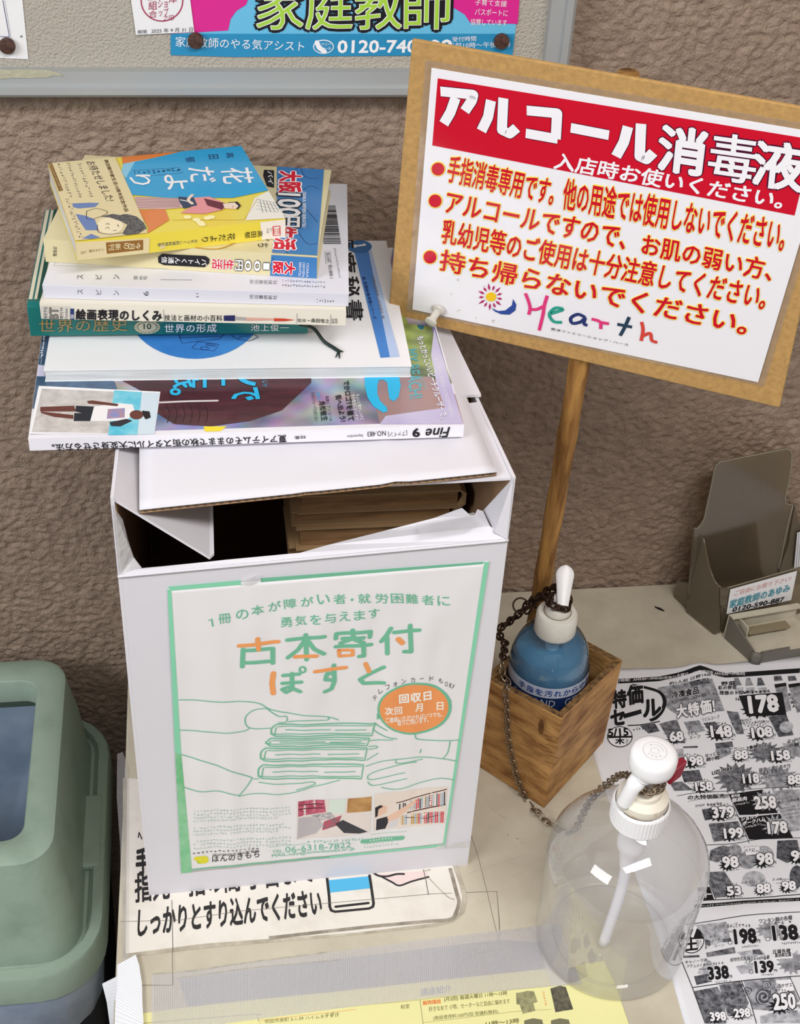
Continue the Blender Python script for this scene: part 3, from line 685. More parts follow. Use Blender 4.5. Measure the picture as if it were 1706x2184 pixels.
p.ell((835, 235), 84, 44, mat('emblem_cream', 'cfc8ad'), 1); p.ell((835, 235), 66, 34, TEAL, 1.5); p.ell((835, 235), 60, 31, MATS['emblem_cream'], 2); p.text('10', (812, 248), (860, 247), (812, 212), mat('dk_teal_ink', '2d4d46'), 3, .02)
for i in range(18):
    a = i * math.pi / 9; p.ell((835 + 75 * math.cos(a), 235 + 39 * math.sin(a)), 5, 3, GOLD, 3, 6)
rowtext(p, '世界の形成', (945, 272), (1290, 268), (0, -58), WHITE, weight=.02)
rowtext(p, '池上俊一', (1505, 262), (1760, 262), (0, -48), WHITE, weight=.0); rowtext(p, '中央', (1890, 262), (1960, 262), (0, -36), WHITE, weight=0); p.build()
# ribbon bookmark: leaves the pages at the spine end and hangs over the textbook
e1 = on_z(668, 700, .430)
pts = smoothpath([on_z(640, 692, .438), e1, on_z(690, 727, .4222), on_z(712, 742, .4205), on_z(724, 750, .4203)], 6)
rb = mat('black_ribbon', '20302c', rough=.6)
tube('ribbon_bookmark', pts, .0013, rb, T, seg=6)
for q in ((716, 762), (724, 764), (732, 750)): tube('ribbon_fringe', [on_z(723, 748, .4203), on_z(*q, .4197)], [.0008, .0004], rb, T, seg=5)

# ---- art handbook
T, St, Ss, L = book('art_handbook', 'cream paperback art handbook with red paintbrush on its spine', .4460, .4580, (84, 646), (738, 661), .150, mat('cream_cover', 'e6e0d0', rough=.4), th=.0005)
p = Print(Ss, T); p.view(40, 620, 560)
p.poly([(140, 95), (335, 100), (335, 193), (142, 184)], mat('spine_grey', 'cfcac0'), 0)
p.text('美術手帖', (188, 180), (188, 104), (160, 180), DGREY, 1, 0) ; p.text('BT', (256, 186), (256, 110), (202, 184), mat('mid_grey_ink', '77736c'), 1, .06)
p.text("増刊'99", (290, 184), (290, 108), (266, 184), DGREY, 1, 0); p.text('October', (318, 186), (318, 112), (300, 186), DGREY, 1, 0)
p.poly([(335, 115), (360, 115), (360, 186), (335, 184)], NAVY, 1); rowtext(p, '図解', (338, 180), (358, 180), (0, -30), WHITE, layer=2, weight=0)
rowtext(p, '絵画表現のしくみ', (370, 194), (935, 200), (0, -78), BLACK, weight=.04)
p.line([(940, 120), (945, 200)], .0003, GREY, 1); rowtext(p, '技法と画材の小百科', (945, 194), (1325, 198), (0, -42), BLACK, weight=.01)
p.poly([(1332, 160), (1405, 158), (1405, 196), (1332, 194)], mat('brush_handle', '26265a'), 1); p.poly([(1405, 166), (1480, 172), (1480, 192), (1405, 190)], mat('ferrule', 'b9b4b0', metal=.3), 1)
p.view(500, 340, 550)
REDB = mat('brush_red', 'c9452c'); p.poly([(80, 1045), (270, 1050), (270, 1062), (80, 1066)], mat('brush_tail', 'd8a596'), 1); p.poly([(262, 1048), (330, 1050), (400, 1060), (330, 1068), (262, 1068)], REDB, 2)
p.line([(415, 1018), (412, 1082)], .0003, GREY, 1); p.line([(638, 1024), (634, 1096)], .0003, GREY, 1)
rowtext(p, '監修', (418, 1074), (475, 1076), (0, -24), BLACK, weight=0); p.line([(482, 1064), (500, 1065)], .0004, BLACK, 1)
rowtext(p, '森田恒之', (506, 1076), (630, 1082), (0, -28), BLACK, weight=.01); rowtext(p, '美術', (640, 1084), (684, 1086), (0, -18), DGREY, weight=0); rowtext(p, '出版', (640, 1066), (684, 1068), (0, -18), DGREY, weight=0); p.build()

# ---- literary magazine
LG = mat('pale_lilac_cover', 'e5e5ee', rough=.4)
T, St, Ss, L = book('literary_magazine', 'thin white literary magazine with barcode on its back cover', .4582, .4680, (90, 608), (744, 626), .166, LG, th=.0005)
p = Print(St, T); p.view(40, 300, 660)
for ch, x in (('ス', 340), ('ピ', 440), ('ン', 538)): p.text(ch, (x + 15, 765), (x + 15, 741), (x - 17, 765), DGREY, 1, .0)
for s_, x0_, x1_, y in (('第6号', 632, 712, 762), ('河出書房新社', 1272, 1425, 785)): vt(p, s_, (x0_, y + 8), (x1_, y + 10), (0, -26), GREY, 1, 0)
p.line([(780, 768), (955, 770)], .0005, GREY, 1); p.line([(190, 690), (880, 712), (1230, 735)], .0002, GREY, 1); p.line([(190, 690), (215, 655)], .0002, GREY, 1)
for y in (775, 800): p.greek((1450, y + 6), (1690, y + 14), (1450, y - 8), GREY, 16, 1)
p.view(500, 340, 550)
rd = random.Random(5); t = 0.0
while t < .985:
    wd = rd.choice((.006, .006, .012, .018)); 
    a_, b_ = V((555, 308)), V((668, 308)); c_, d_ = V((590, 566)), V((706, 566))
    q = [a_.lerp(c_, t), b_.lerp(d_, t), b_.lerp(d_, t + wd), a_.lerp(c_, t + wd)]
    p.poly([tuple(x) for x in q], BLACK, 1, 'barcode'); t += wd + rd.choice((.006, .01, .016))
p.text('9784309978628', (575, 180), (580, 235), (592, 180), DGREY, 1, 0) if 0 else p.greek((575, 185), (580, 235), (592, 185), DGREY, 6, 1)
p.text('定価:本体300円', (600, 610), (612, 700), (640, 608), DGREY, 1, 0) if 0 else None
p.line([(598, 612), (632, 610), (640, 690), (606, 692), (598, 612)], .0003, GREY, 1)
p.text('税込330円', (604, 620), (612, 684), (628, 618), DGREY, 1, 0); p.text('税込価格 3', (620, 700), (630, 790), (645, 698), DGREY, 1, 0); p.greek((655, 590), (690, 790), (672, 588), GREY, 18, 1); p.build()
p = Print(Ss, T); p.view(40, 300, 660); p.raw = True; p.poly([(0.0002, 0.0002), (L - .0002, .0002), (L - .0002, .0094), (.0002, .0094)], mat('grey_lilac_spine', 'd5d5e0'), 0); p.raw = False
for ch, x, y in (('ス', 340, 832), ('ピ', 440, 834), ('ン', 538, 838), ('6', 702, 842)): p.text(ch, (x + 14, y + 13), (x + 14, y - 13), (x - 15, y + 13), DGREY, 1, .0)
vt(p, '河出書房新社', (1272, 872), (1425, 876), (0, -26), DGREY, 1, 0); p.greek((1640, 892), (1740, 896), (1640, 872), DGREY, 7, 1); p.greek((975, 868), (996, 868), (975, 838), DGREY, 1, 1); p.build()

# ---- blue and cream comic
CRC = mat('comic_cream', 'ddd2a8', rough=.35, coat=.2); BLU = mat('comic_blue', '3f7dbb', rough=.3, coat=.3)
T, St, Ss, L = book('comic_book', 'cream comic book with blue end band and red-outlined title letters', .4682, .4850, (92, 510), (677, 546), .134, CRC, th=.0005)
p = Print(St, T); p.view(500, 340, 550)
p.poly([(288, 20), (600, 20), (590, 672), (246, 632), (280, 400)], BLU, 1)
for ln in ([(300, 120), (420, 60)], [(420, 230), (500, 180), (558, 200)], [(300, 330), (430, 300), (550, 420)], [(420, 480), (480, 560), (548, 560)], [(260, 560), (330, 600), (350, 640)], [(440, 60), (470, 120), (555, 130)]):
    p.line(ln, .0004, NAVY, 2, sm=4)
p.poly([(196, 72), (262, 76), (262, 190), (215, 180), (190, 110)], BLACK, 2); p.text('バイ', (218, 82), (225, 165), (250, 84), WHITE, 3, .02)
p.text('大阪', (300, 84), (296, 222), (438, 86), RED, 4, .045, WHITE, .06); p.text('100', (290, 228), (285, 378), (435, 236), WHITE, 4, .03, BLACK, .05)
p.text('円', (286, 382), (282, 450), (430, 386), WHITE, 4, .03, BLACK, .05); p.text('生活', (276, 452), (262, 600), (410, 458), RED, 4, .045, WHITE, .06)
p.text('OSAKA 100YEN SEIKATSU', (452, 220), (448, 455), (474, 220), WHITE, 3, .02); p.text('くち', (160, 520), (150, 582), (232, 526), BLACK, 3, .0)
p.view(40, 300, 660); p.line([(978, 585), (985, 600), (1090, 602), (1160, 580), (1200, 560)], .0012, mat('ochre_ink', 'c99a3a'), 2, sm=4)
for a_ in ([(475, 628), (495, 640), (505, 632)], [(565, 645), (583, 655)], [(437, 640), (448, 648)]): p.line(a_, .0007, BLACK, 2)
p.build()
p = Print(Ss, T); p.view(500, 340, 550); p.raw = False
p.poly([(244, 630), (570, 650), (560, 810), (236, 770)], BLU, 1); p.line([(250, 650), (290, 700), (260, 760)], .0004, NAVY, 2)
p.text('OSAKA', (495, 680), (492, 772), (478, 679), WHITE, 3, 0) if 0 else p.text('OSAKA', (478, 682), (474, 776), (494, 683), WHITE, 3, .0)
p.text('100YEN', (452, 680), (448, 772), (468, 681), WHITE, 3, .0); p.text('SEIKATSU', (428, 676), (424, 770), (444, 677), WHITE, 3, .0)
p.view(40, 300, 660)
vt(p, '大阪', (1525, 668), (1398, 660), (-2, 70), RED, 4, .045, WHITE, .06); vt(p, '100円', (1392, 658), (1190, 650), (-2, 66), WHITE, 4, .03, BLACK, .05); vt(p, '生活', (1188, 652), (1062, 645), (-2, 60), RED, 4, .03, WHITE, .05)
p.poly([(790, 622), (1030, 634), (1052, 650), (1050, 675), (1025, 696), (800, 684), (770, 670), (768, 640)], BLACK, 2)
vt(p, 'バイトくん通信', (1040, 650), (785, 635), (-1, 38), WHITE, 3, .01); vt(p, '講談社', (190, 640), (190, 580), (24, 0), BLACK, 2, 0) if 0 else vt(p, '講談社', (212, 636), (212, 582), (-24, 0), BLACK, 2, 0)
p.build()

# ---- small pocket book on top
BSK = mat('pocket_sky_blue', '2fa3d8', rough=.25, coat=.3); BYL = mat('pocket_yellow', 'ecd94e', rough=.25, coat=.3); BOR = mat('pocket_orange', 'e0803a', rough=.25, coat=.3)
T, St, Ss, L = book('pocket_novel', 'small pocket novel with blue and yellow cover on top of book pile', .4852, .4990, (160, 516), (609, 467), .120, BYL, th=.00025, inset=.0004)
p = Print(St, T); p.view(40, 300, 660)
p.poly([(545, 40), (880, 20), (905, 95), (620, 190), (575, 160)], BOR, 1)
p.poly([(880, 30), (1255, -10), (1400, 275), (1180, 318), (820, 318), (610, 300), (575, 175), (640, 120), (760, 95)], BSK, 1.5)
p.poly([(575, 130), (760, 95), (640, 120), (590, 210), (565, 180)], mat('pocket_pale_blue', '8fcbe4', rough=.3), 1.7)
p.poly([(660, 385), (805, 378), (830, 440), (725, 548), (715, 480)], BOR, 1.5)
p.poly([(1395, 278), (1490, 440), (1250, 442), (1300, 320)], mat('pocket_white', 'f0ece0', rough=.3), 1.8)
for i in range(5): p.line([(1330 + i * 18, 330 + i * 4), (1345 + i * 22, 400 - i * 2)], .0005, GREY, 2)
for i in range(4): p.line([(1310, 325 + i * 18), (1430, 345 + i * 18)], .0004, GREY, 2)
p.line([(850, 440), (1240, 440), (1320, 320)], .0004, mat('thin_gold', 'c9a24a'), 2)
for x, y in ((1040, 430), (1000, 455), (1010, 465), (1060, 425), (930, 425), (980, 440)): p.ell((x, y), 22, 10, mat('blossom', 'fbf3b8'), 2.2)
# kimono figure lying along the cover
STR = mat('kimono_plum', '8b5a63'); SKI = mat('face_print', 'f0d9c4'); PNK = mat('kimono_pink', 'e59a9c')
p.poly([(640, 312), (800, 318), (910, 322), (905, 372), (820, 380), (650, 380)], mat('kimono_pale', 'd8b9b4'), 2)
for i in range(7): p.line([(645, 318 + i * 9), (890, 326 + i * 7)], .0007, STR, 2.3)
p.poly([(880, 312), (965, 318), (985, 360), (910, 378), (885, 340)], mat('sash_navy', '3d4a62'), 2.6); p.line([(890, 330), (960, 345)], .001, WHITE, 2.8)
p.poly([(930, 320), (1050, 312), (1150, 352), (1125, 385), (1020, 408), (890, 402), (950, 370)], PNK, 2.5); p.poly([(1020, 322), (1150, 352), (1120, 385), (1040, 362)], mat('kimono_dark', '6d3440'), 2.7)
p.line([(960, 300), (935, 330), (960, 355)], .0022, SKI, 3, sm=4); p.poly([(1125, 352), (1190, 345), (1212, 365), (1195, 382), (1135, 378)], SKI, 3)
p.poly([(1150, 345), (1205, 340), (1225, 362), (1205, 385), (1198, 366), (1170, 352)], BLACK, 3.2); p.ell((1180, 365), 3, 2, BLACK, 3.4, 6); p.ell((1180, 373), 3, 2, RED, 3.4, 6)
def rot(ch, x0, x1, y0, y1, m, wt=0, ly=3): p.text(ch, (x0, y0), (x0 + 6, y1), (x1, y0 - 4), m, ly, wt)
rot('高', 1140, 1182, 72, 100, NAVY); rot('田', 1042, 1096, 82, 106, NAVY); rot('郁', 915, 968, 96, 124, NAVY)
for ch, x0_, x1_, y0_, y1_ in (('花', 1105, 1300, 152, 244), ('だ', 925, 1090, 148, 238), ('よ', 790, 940, 188, 276), ('り', 598, 742, 190, 252)):
    p.text(ch, (x0_ + 8, y0_ + 6), (x0_ + 24, y1_), (x1_ - 20, y0_), WHITE, 3.5, .012)
p.line([(635, 168), (880, 152), (910, 180), (650, 205), (635, 168)], .0003, NAVY, 3); p.text('みをつくし料理帖', (850, 160), (852, 176), (870, 158), NAVY, 3, 0) if 0 else p.greek((655, 195), (895, 172), (650, 175), NAVY, 9, 3)
# paper band
OB = mat('obi_cream', 'e6d6a8', rough=.35, coat=.25)
p.poly([(20, 60), (515, 60), (700, 470), (722, 548), (270, 575)], OB, 4)
p.poly([(60, 100), (140, 118), (172, 218), (110, 226)], BOR, 4.5)
p.text('高田郁作家生活10周年記念作品', (470, 112), (585, 398), (492, 110), mat('obi_brown_ink', '5a3d22'), 5, .02)
p.text('お待たせしました!', (368, 122), (480, 340), (420, 118), BLACK, 5, .0)
p.poly([(162, 128), (182, 126), (245, 280), (222, 286)], mat('obi_brown', '8a6838'), 5); p.greek((168, 134), (228, 278), (178, 132), OB, 16, 5.5)
for x, n_ in ((330, 14), (270, 14), (215, 12)):
    p.greek((x - 10, 130 if x > 300 else 120), (x + 60, 320), (x + 14, 128), mat('pencil_ink', '9a927e'), n_, 5, part='lettering')
p.greek((255, 325), (330, 545), (280, 322), MATS['pencil_ink'], 16, 5)
BLP = mat('obi_blue_wash', '6f86b8')
p.poly([(295, 352), (390, 348), (445, 350), (420, 372), (330, 380), (300, 372)], BLP, 4.8); p.poly([(315, 410), (370, 420), (420, 440), (440, 500), (370, 500), (330, 440)], BLP, 4.8); p.poly([(350, 545), (400, 520), (450, 540), (400, 560)], BLP, 4.8)
p.line([(375, 395), (430, 380), (490, 400), (450, 425), (380, 440), (375, 395)], .0004, BLACK, 5.2, sm=4)
p.ell((505, 475), 72, 46, mat('obi_face', 'f3e6c2'), 5.3); p.line([(435, 470), (440, 510), (500, 522), (570, 515)], .0004, BLACK, 5.6, sm=4)
p.poly([(450, 425), (520, 410), (560, 418), (600, 412), (650, 425), (690, 460), (705, 490), (660, 520), (600, 535), (570, 520), (600, 470), (560, 450), (500, 430)], mat('obi_hair', '3b3a3c', col2='7c7a78', vscale=700), 5.5)
p.ell((590, 432), 38, 20, MATS['obi_hair'], 5.8)
for q in ([(480, 470), (490, 462), (500, 470)], [(478, 492), (490, 484), (500, 492)], [(520, 505), (540, 500)], [(545, 470), (552, 482)]): p.line(q, .0005, BLACK, 6)
p.build()
p = Print(Ss, T); p.view(40, 300, 660)
p.poly([(280, 555), (722, 535), (716, 620), (280, 665)], OB, 1); p.poly([(1330, 440), (1490, 420), (1490, 545), (1340, 545)], MATS['pocket_white'], 1)
p.poly([(480, 560), (685, 545), (685, 600), (485, 622)], mat('obi_brown_stamp', '94672e'), 2); p.text('今月の', (525, 575), (525, 605), (600, 570), OB, 3, .01) if 0 else None
for ch, x in (('今', 655), ('月', 620), ('の', 592), ('新', 545), ('刊', 510)): p.text(ch, (x - 14, 562 if x > 580 else 566), (x - 14, 596 if x > 580 else 602), (x + 16, 560 if x > 580 else 564), OB, 3, .02)
vt(p, 'ハルキ文庫', (470, 590), (385, 598), (0, 18), mat('brown_small_ink', '7d5c2c'), 2, 0); vt(p, '¥600', (372, 605), (340, 608), (0, 18), MATS['brown_small_ink'], 2, 0)
vt(p, '花だより', (1192, 504), (1000, 525), (2, 42), BLACK, 2, .0); vt(p, 'みをつくし料理帖特別巻', (985, 540), (762, 562), (2, 22), NAVY, 2, 0)
vt(p, '高田郁', (1345, 490), (1240, 502), (2, 38), BLACK, 2, 0); p.line([(1400, 472), (1438, 468), (1440, 518), (1402, 522), (1400, 472)], .0006, RED, 3); vt(p, '時代小説', (1436, 478), (1402, 482), (1, 34), RED, 3, 0)
p.text('た', (1385, 480), (1385, 500), (1394, 480), DGREY, 2, 0); p.text('19-20', (1366, 482), (1366, 508), (1378, 482), DGREY, 2, 0); p.poly([(780, 575), (805, 572), (800, 600), (790, 585), (776, 603)], OB, 2); p.build()
# ================================================================ POSTER ON THE BOX
PS = Surf(bFL, bFR - bFL, tFL - bFL)
MINT = mat('mint_ink', '8ad6b2', rough=.5); MGR = mat('green_ink', '74bd9c', rough=.5); ORG = mat('orange_ink', 'f2a262', rough=.5)
PO = thing('donation_poster', 'white poster with green border taped to the front of the cardboard box', 'poster', PS.hit(388, 1860))
vG = (340, 1180, 720 / 1706)
def gp(pts): return [PS.hit(vG[0] + a * vG[2], vG[1] + b * vG[2]) + PS.n * .0004 for a, b in pts]
def poster_sheet():
    # wavy sheet: vertical ripples where the glue has dried
    TLp, TRp, BRp, BLp = gp([(40, 175), (1665, 38), (1440, 1476), (110, 1612)])
    n, m_ = 90, 60; vs = []
    for j in range(m_ + 1):
        for i in range(n + 1):
            s, t = i / n, j / m_; q = BLp.lerp(BRp, s).lerp(TLp.lerp(TRp, s), t)
            vs.append(q + PS.n * rip2(q))
    W_ = n + 1; fs = [(j*W_+i, j*W_+i+1, (j+1)*W_+i+1, (j+1)*W_+i) for j in range(m_) for i in range(n)]
    o = mesh('paper', vs, fs, mat('poster_paper', 'eae8e9', rough=.5, spec=.3), PO, smooth=True)
    so = o.modifiers.new('t', 'SOLIDIFY'); so.thickness = .0002; so.offset = -1
def ripple(q, s=.5, t=.5):
    a = noise.noise(V((q.x * 62, q.z * 7, 0))); b = noise.noise(V((q.x * 30, q.z * 25, 4)))
    return max(.0, .0016 * (a + .5 * b + .35)) * min(1, 8 * min(s, 1 - s, t, 1 - t)) + .0003
def rip2(q): return ripple(q, min(1, max(0, (q.x + .045) / .23)), min(1, max(0, (q.z - .02) / .30)))
poster_sheet()
_a, _b = gp([(110, 1612), (1440, 1476)]); 
def hfp(u, v):
    q = PS.p(u, v, 0); q0 = PO.location
    
    s = (q.x + .045) / .23; t = (q.z - .02) / .30; return ripple(q, min(1, max(0, s)), min(1, max(0, t))) + .0004
p = Print(PS, PO, hf=hfp, base=.00015, lay=.00006); p.maxe = .004; p.view(340, 1180, 720)
def seg(a, b, n=14): return [(a[0] + (b[0] - a[0]) * i / n, a[1] + (b[1] - a[1]) * i / n) for i in range(n + 1)]
def band(A, B, m_, ly=1):
    P_ = A + B[::-1]; n = len(A)
    vs = [p.q(x) for x in P_]; p.add(vs, [(i, i + 1, 2*n - 2 - i, 2*n - 1 - i) for i in range(n - 1)], m_, ly, 'printed_border')
band(seg((40, 165), (410, 132)), seg((58, 185), (412, 155)), MINT); band(seg((510, 122), (1640, 38), 24), seg((512, 142), (1632, 50), 24), MGR)
band(seg((1640, 40), (1430, 1478), 20), seg((1665, 38), (1440, 1476), 20), MINT)
band(seg((40, 175), (78, 1000), 14), seg((60, 185), (110, 1010), 14), MINT); band(seg((78, 1000), (110, 1612), 10), seg((110, 1010), (165, 1606), 10), mat('mint_faded', '9fd3ac', rough=.5, col2='6fbf86', vscale=60))
band(seg((165, 1590), (1000, 1512), 16), seg((165, 1596), (1000, 1520), 16), MGR); band(seg((860, 1524), (1440, 1464), 10), seg((860, 1534), (1440, 1476), 10), MINT)
p.line([(246, 333), (262, 324), (270, 362)], .0011, MGR, 3)
a0 = [(300, 352, '冊'), (388, 330, 'の'), (466, 308, '本'), (552, 290, 'が'), (630, 276, '障'), (716, 264, 'が'), (798, 250, 'い'), (880, 250, '者'), (960, 245, '・'), (1005, 246, '就'), (1092, 244, '労'), (1170, 244, '困'), (1245, 248, '難'), (1325, 252, '者'), (1405, 256, 'に')]
for i, (x, y, ch) in enumerate(a0):
    if ch == '・': p.ell((972, 228), 7, 7, MGR, 3, 10)
    else:
        sl = -.12 if i < 5 else (-.03 if i < 10 else .03); w_ = 62
        p.text(ch, (x, y), (x + w_, y + sl * w_), (x - 4, y - 48), MGR, 3, .01)
for i, ch in enumerate('勇気を与えます'):
    p.text(ch, (612 + i * 74, 366 - i * 7), (612 + i * 74 + 56, 362 - i * 7), (610 + i * 74, 318 - i * 7), MGR, 3, .01)
def strokes(ls, w_, m_, ly=4):
    for l in ls: p.line(l, w_, m_, ly, sm=0)
W1 = .0033
# big title, drawn with round strokes; orange parts laid over
strokes([[(422, 480), (418, 568)], [(422, 485), (572, 476), (572, 550)], [(428, 548), (572, 540)]], W1, MGR, 3)
strokes([[(402, 462), (598, 440)], [(495, 424), (500, 480)]], W1, ORG, 4)
strokes([[(645, 430), (832, 412)], [(738, 405), (742, 530)], [(735, 430), (700, 480), (648, 520)], [(745, 430), (780, 475), (830, 500)]], W1, MGR, 3); strokes([[(685, 516), (792, 510)]], W1, ORG, 4)
strokes([[(975, 382), (975, 400)], [(890, 425), (893, 400), (1065, 390), (1062, 418)], [(925, 425), (1030, 420)], [(978, 410), (960, 432), (915, 448)], [(985, 430), (1030, 445)], [(890, 466), (1068, 456)], [(1030, 462), (1032, 512), (1008, 514)]], W1, MGR, 3)
strokes([[(905, 485), (975, 482), (975, 508), (908, 515), (905, 485)]], W1 * .8, ORG, 4)
strokes([[(1168, 372), (1145, 410), (1120, 440)], [(1148, 420), (1150, 500)], [(1185, 392), (1310, 380)], [(1265, 358), (1270, 490), (1235, 488)]], W1, MGR, 3); strokes([[(1205, 425), (1225, 445)]], W1 * 1.2, ORG, 4)
strokes([[(575, 600), (568, 650), (574, 702)]], W1 * 1.15, ORG, 4); strokes([[(625, 610), (705, 602)], [(620, 650), (715, 642)], [(668, 600), (670, 680), (640, 696), (620, 680), (650, 668), (710, 690)]], W1 * .95, MGR, 3)
p.line([(722 + 15 * math.cos(a), 580 + 15 * math.sin(a)) for a in [i * .7 for i in range(9)]], W1 * .5, MGR, 3, closed=True)
strokes([[(880, 560), (884, 640), (868, 680), (835, 692)], [(880, 600), (845, 602), (838, 630), (875, 636)]], W1, MGR, 3); strokes([[(785, 588), (940, 572)]], W1, ORG, 4)
strokes([[(1132, 570), (1060, 605), (1012, 630), (1030, 650), (1132, 648)]], W1, MGR, 3); strokes([[(1040, 552), (1058, 592)]], W1, ORG, 4)
# round note
for i, ch in enumerate('テレフォンカードもOK!'):
    pos = [(1080, 742), (1108, 706), (1142, 682), (1180, 664), (1222, 650), (1268, 642), (1318, 636), (1362, 638), (1408, 648), (1440, 664), (1462, 672), (1484, 684)][i]
    if ch == 'ー': p.line([(pos[0] - 6, pos[1] - 11), (pos[0] + 16, pos[1] - 14)], .0005, DGREY, 3); continue
    if ch == '!': p.line([(pos[0] + 4, pos[1] - 26), (pos[0] - 3, pos[1] - 8)], .0006, DGREY, 3); continue
    p.text(ch, pos, (pos[0] + (22 if i < 9 else 14), pos[1] - 8 + i * 1.6), (pos[0] - 6 + i, pos[1] - 24), DGREY, 3, 0)
p.ell((1288, 776), 188, 132, MGR, 3, 40, rot=-.08); p.ell((1285, 776), 174, 122, mat('orange_round', 'f09a5c', rough=.5), 4, 40, rot=-.08)
p.poly([(1098, 835), (1098, 800), (1112, 830)], MGR, 3.5); p.poly([(1462, 748), (1476, 735), (1466, 770)], MGR, 3.5)
PW = mat('cream_print', 'f6f2ea', rough=.5)
rowtext(p, '回収日', (1206, 752), (1384, 733), (-2, -50), PW, layer=5, weight=.04); rowtext(p, '次回', (1138, 812), (1230, 804), (-2, -42), PW, layer=5, weight=.03); p.text('月', (1292, 792), (1328, 790), (1292, 752), PW, 5, .03); p.text('日', (1400, 784), (1432, 782), (1400, 746), PW, 5, .03)
p.text('ご連絡いただければいつでも、', (1142, 850), (1430, 818), (1140, 824), PW, 5, .02); p.text('取りに伺います。', (1202, 864), (1360, 848), (1200, 838), PW, 5, .02)
# hands and books, drawn in line
LW = .00085
def dl(*ls, w_=LW):
    for l in ls: p.line(l, w_, MGR, 3, sm=5)
dl([(98, 735), (250, 738), (480, 748), (560, 782), (700, 808), (850, 822), (905, 838)], [(850, 822), (845, 838), (720, 838), (650, 845)], [(545, 778), (480, 785), (435, 820), (440, 865), (480, 880), (560, 875)], [(545, 782), (600, 815), (640, 818), (640, 845), (600, 848)], [(100, 888), (300, 895), (420, 892), (455, 878)],
   [(110, 1012), (230, 1045), (340, 1080), (470, 1130)], [(470, 1128), (440, 1175), (400, 1218)], [(120, 1175), (200, 1195), (300, 1195), (400, 1215)], [(400, 1220), (520, 1205), (650, 1208), (820, 1160), (910, 1135)], [(500, 1150), (640, 1160), (770, 1150), (775, 1165), (690, 1190)], [(475, 1135), (505, 1132)],
   [(1090, 860), (1085, 890), (1140, 920), (1200, 930)], [(1085, 850), (1110, 870), (1150, 890)], [(1060, 940), (1180, 935)], [(1055, 970), (1095, 970), (1095, 980), (1055, 985)], [(1045, 1040), (1105, 1005)], [(1040, 1070), (1130, 1045), (1200, 1035)], [(1200, 1035), (1300, 1025), (1420, 1030), (1503, 1045)],
   [(1290, 905), (1310, 935), (1450, 940), (1515, 938)], [(1468, 940), (1455, 1000), (1430, 1030)], [(1195, 1035), (1205, 1055), (1330, 1035)], [(1050, 1130), (1070, 1105), (1240, 1055), (1300, 1050)], [(1050, 1130), (1090, 1135), (1240, 1100)], [(1050, 1145), (1090, 1165), (1250, 1130)], [(1120, 1175), (1200, 1185), (1330, 1150), (1420, 1130), (1490, 1140)], [(1322, 985), (1315, 1005)])
for (y0, y1, xl, xr_, ind) in ((855, 915, 565, 1085, 8), (925, 965, 538, 1060, 0), (975, 1040, 512, 1048, 4), (1060, 1130, 500, 1030, 0)):
    dl([(xl + 25, y0), (xl + 200, y0 + 3), (xr_ - 120, y0 - 2), (xr_, y0 + 2)], [(xl + 25, y0), (xl + 2, y0 + 20), (xl, y1 - 15), (xl + 20, y1)], [(xl + 20, y1), (xl + 200, y1 + 2), (xr_ - 150, y1 - 4), (xr_ - 10, y1)], w_=.0012)
    dl([(xl + 25, y0 + 14), (xl + 18, y1 - 14), (xl + 34, y1 - 10), (xr_ - 20, y1 - 12)], [(xl + 30, y0 + 12), (xr_ - 10, y0 + 10)], [(xl + 70, (y0 + y1) / 2), (xl + 300, (y0 + y1) / 2 + 2)], [(xr_ - 200, (y0 + y1) / 2 + 4), (xr_ - 40, (y0 + y1) / 2)], [(xr_, y0 + 2), (xr_ - 12, y1)])
# small print
for i in range(12):
    if i in (4, 8): continue
    y = 1290 + i * 17; p.greek((170, y + 12), (665 if i not in (3, 7) else 600, y - 8), (169, y), mat('pale_mint_ink', 'a9c4ba', rough=.5), 30, 2)
p.greek((165, 1515), (505, 1490), (165, 1503), DGREY, 16, 2); p.text('就労継続支援A型事業', (268, 1528), (505, 1506), (268, 1514), DGREY, 2, 0); rowtext(p, 'ほんのきもち', (262, 1560), (512, 1532), (0, -40), BLACK, weight=.01)
LEM = mat('lemon_ink', 'e3dc35', rough=.5)
p.ell((222, 1542), 26, 20, LEM, 3); p.ell((195, 1536), 22, 12, LEM, 3); p.ell((205, 1552), 16, 10, mat('lemon_green', 'bccb2f', rough=.5), 3.3); p.ell((232, 1550), 16, 8, MATS['lemon_green'], 3.3)
p.text('TEL.', (570, 1512), (628, 1506), (569, 1496), MGR, 3, 0); p.text('06-6318-7822', (636, 1508), (966, 1478), (634, 1478), MGR, 3, .0); p.text('MAIL:info@unionbooks.or.jp', (568, 1536), (985, 1496), (567, 1514), MGR, 3, .0)
p.line([(555, 1478), (745, 1462)], .0004, MGR, 2); p.greek((745, 1462), (1030, 1440), (744, 1448), MGR, 18, 2)
p.line([(1030, 1448), (1222, 1432)], .0052, MGR, 2.5); p.greek((1060, 1450), (1180, 1438), (1058, 1438), PW, 8, 3); p.greek((1030, 1468), (1180, 1455), (1030, 1460), MATS['pale_mint_ink'], 10, 2); p.greek((1030, 1486), (1210, 1468), (1030, 1476), MATS['pale_mint_ink'], 12, 2)
p.line([(1065, 1412), (1250, 1398)], .0003, MGR, 2)
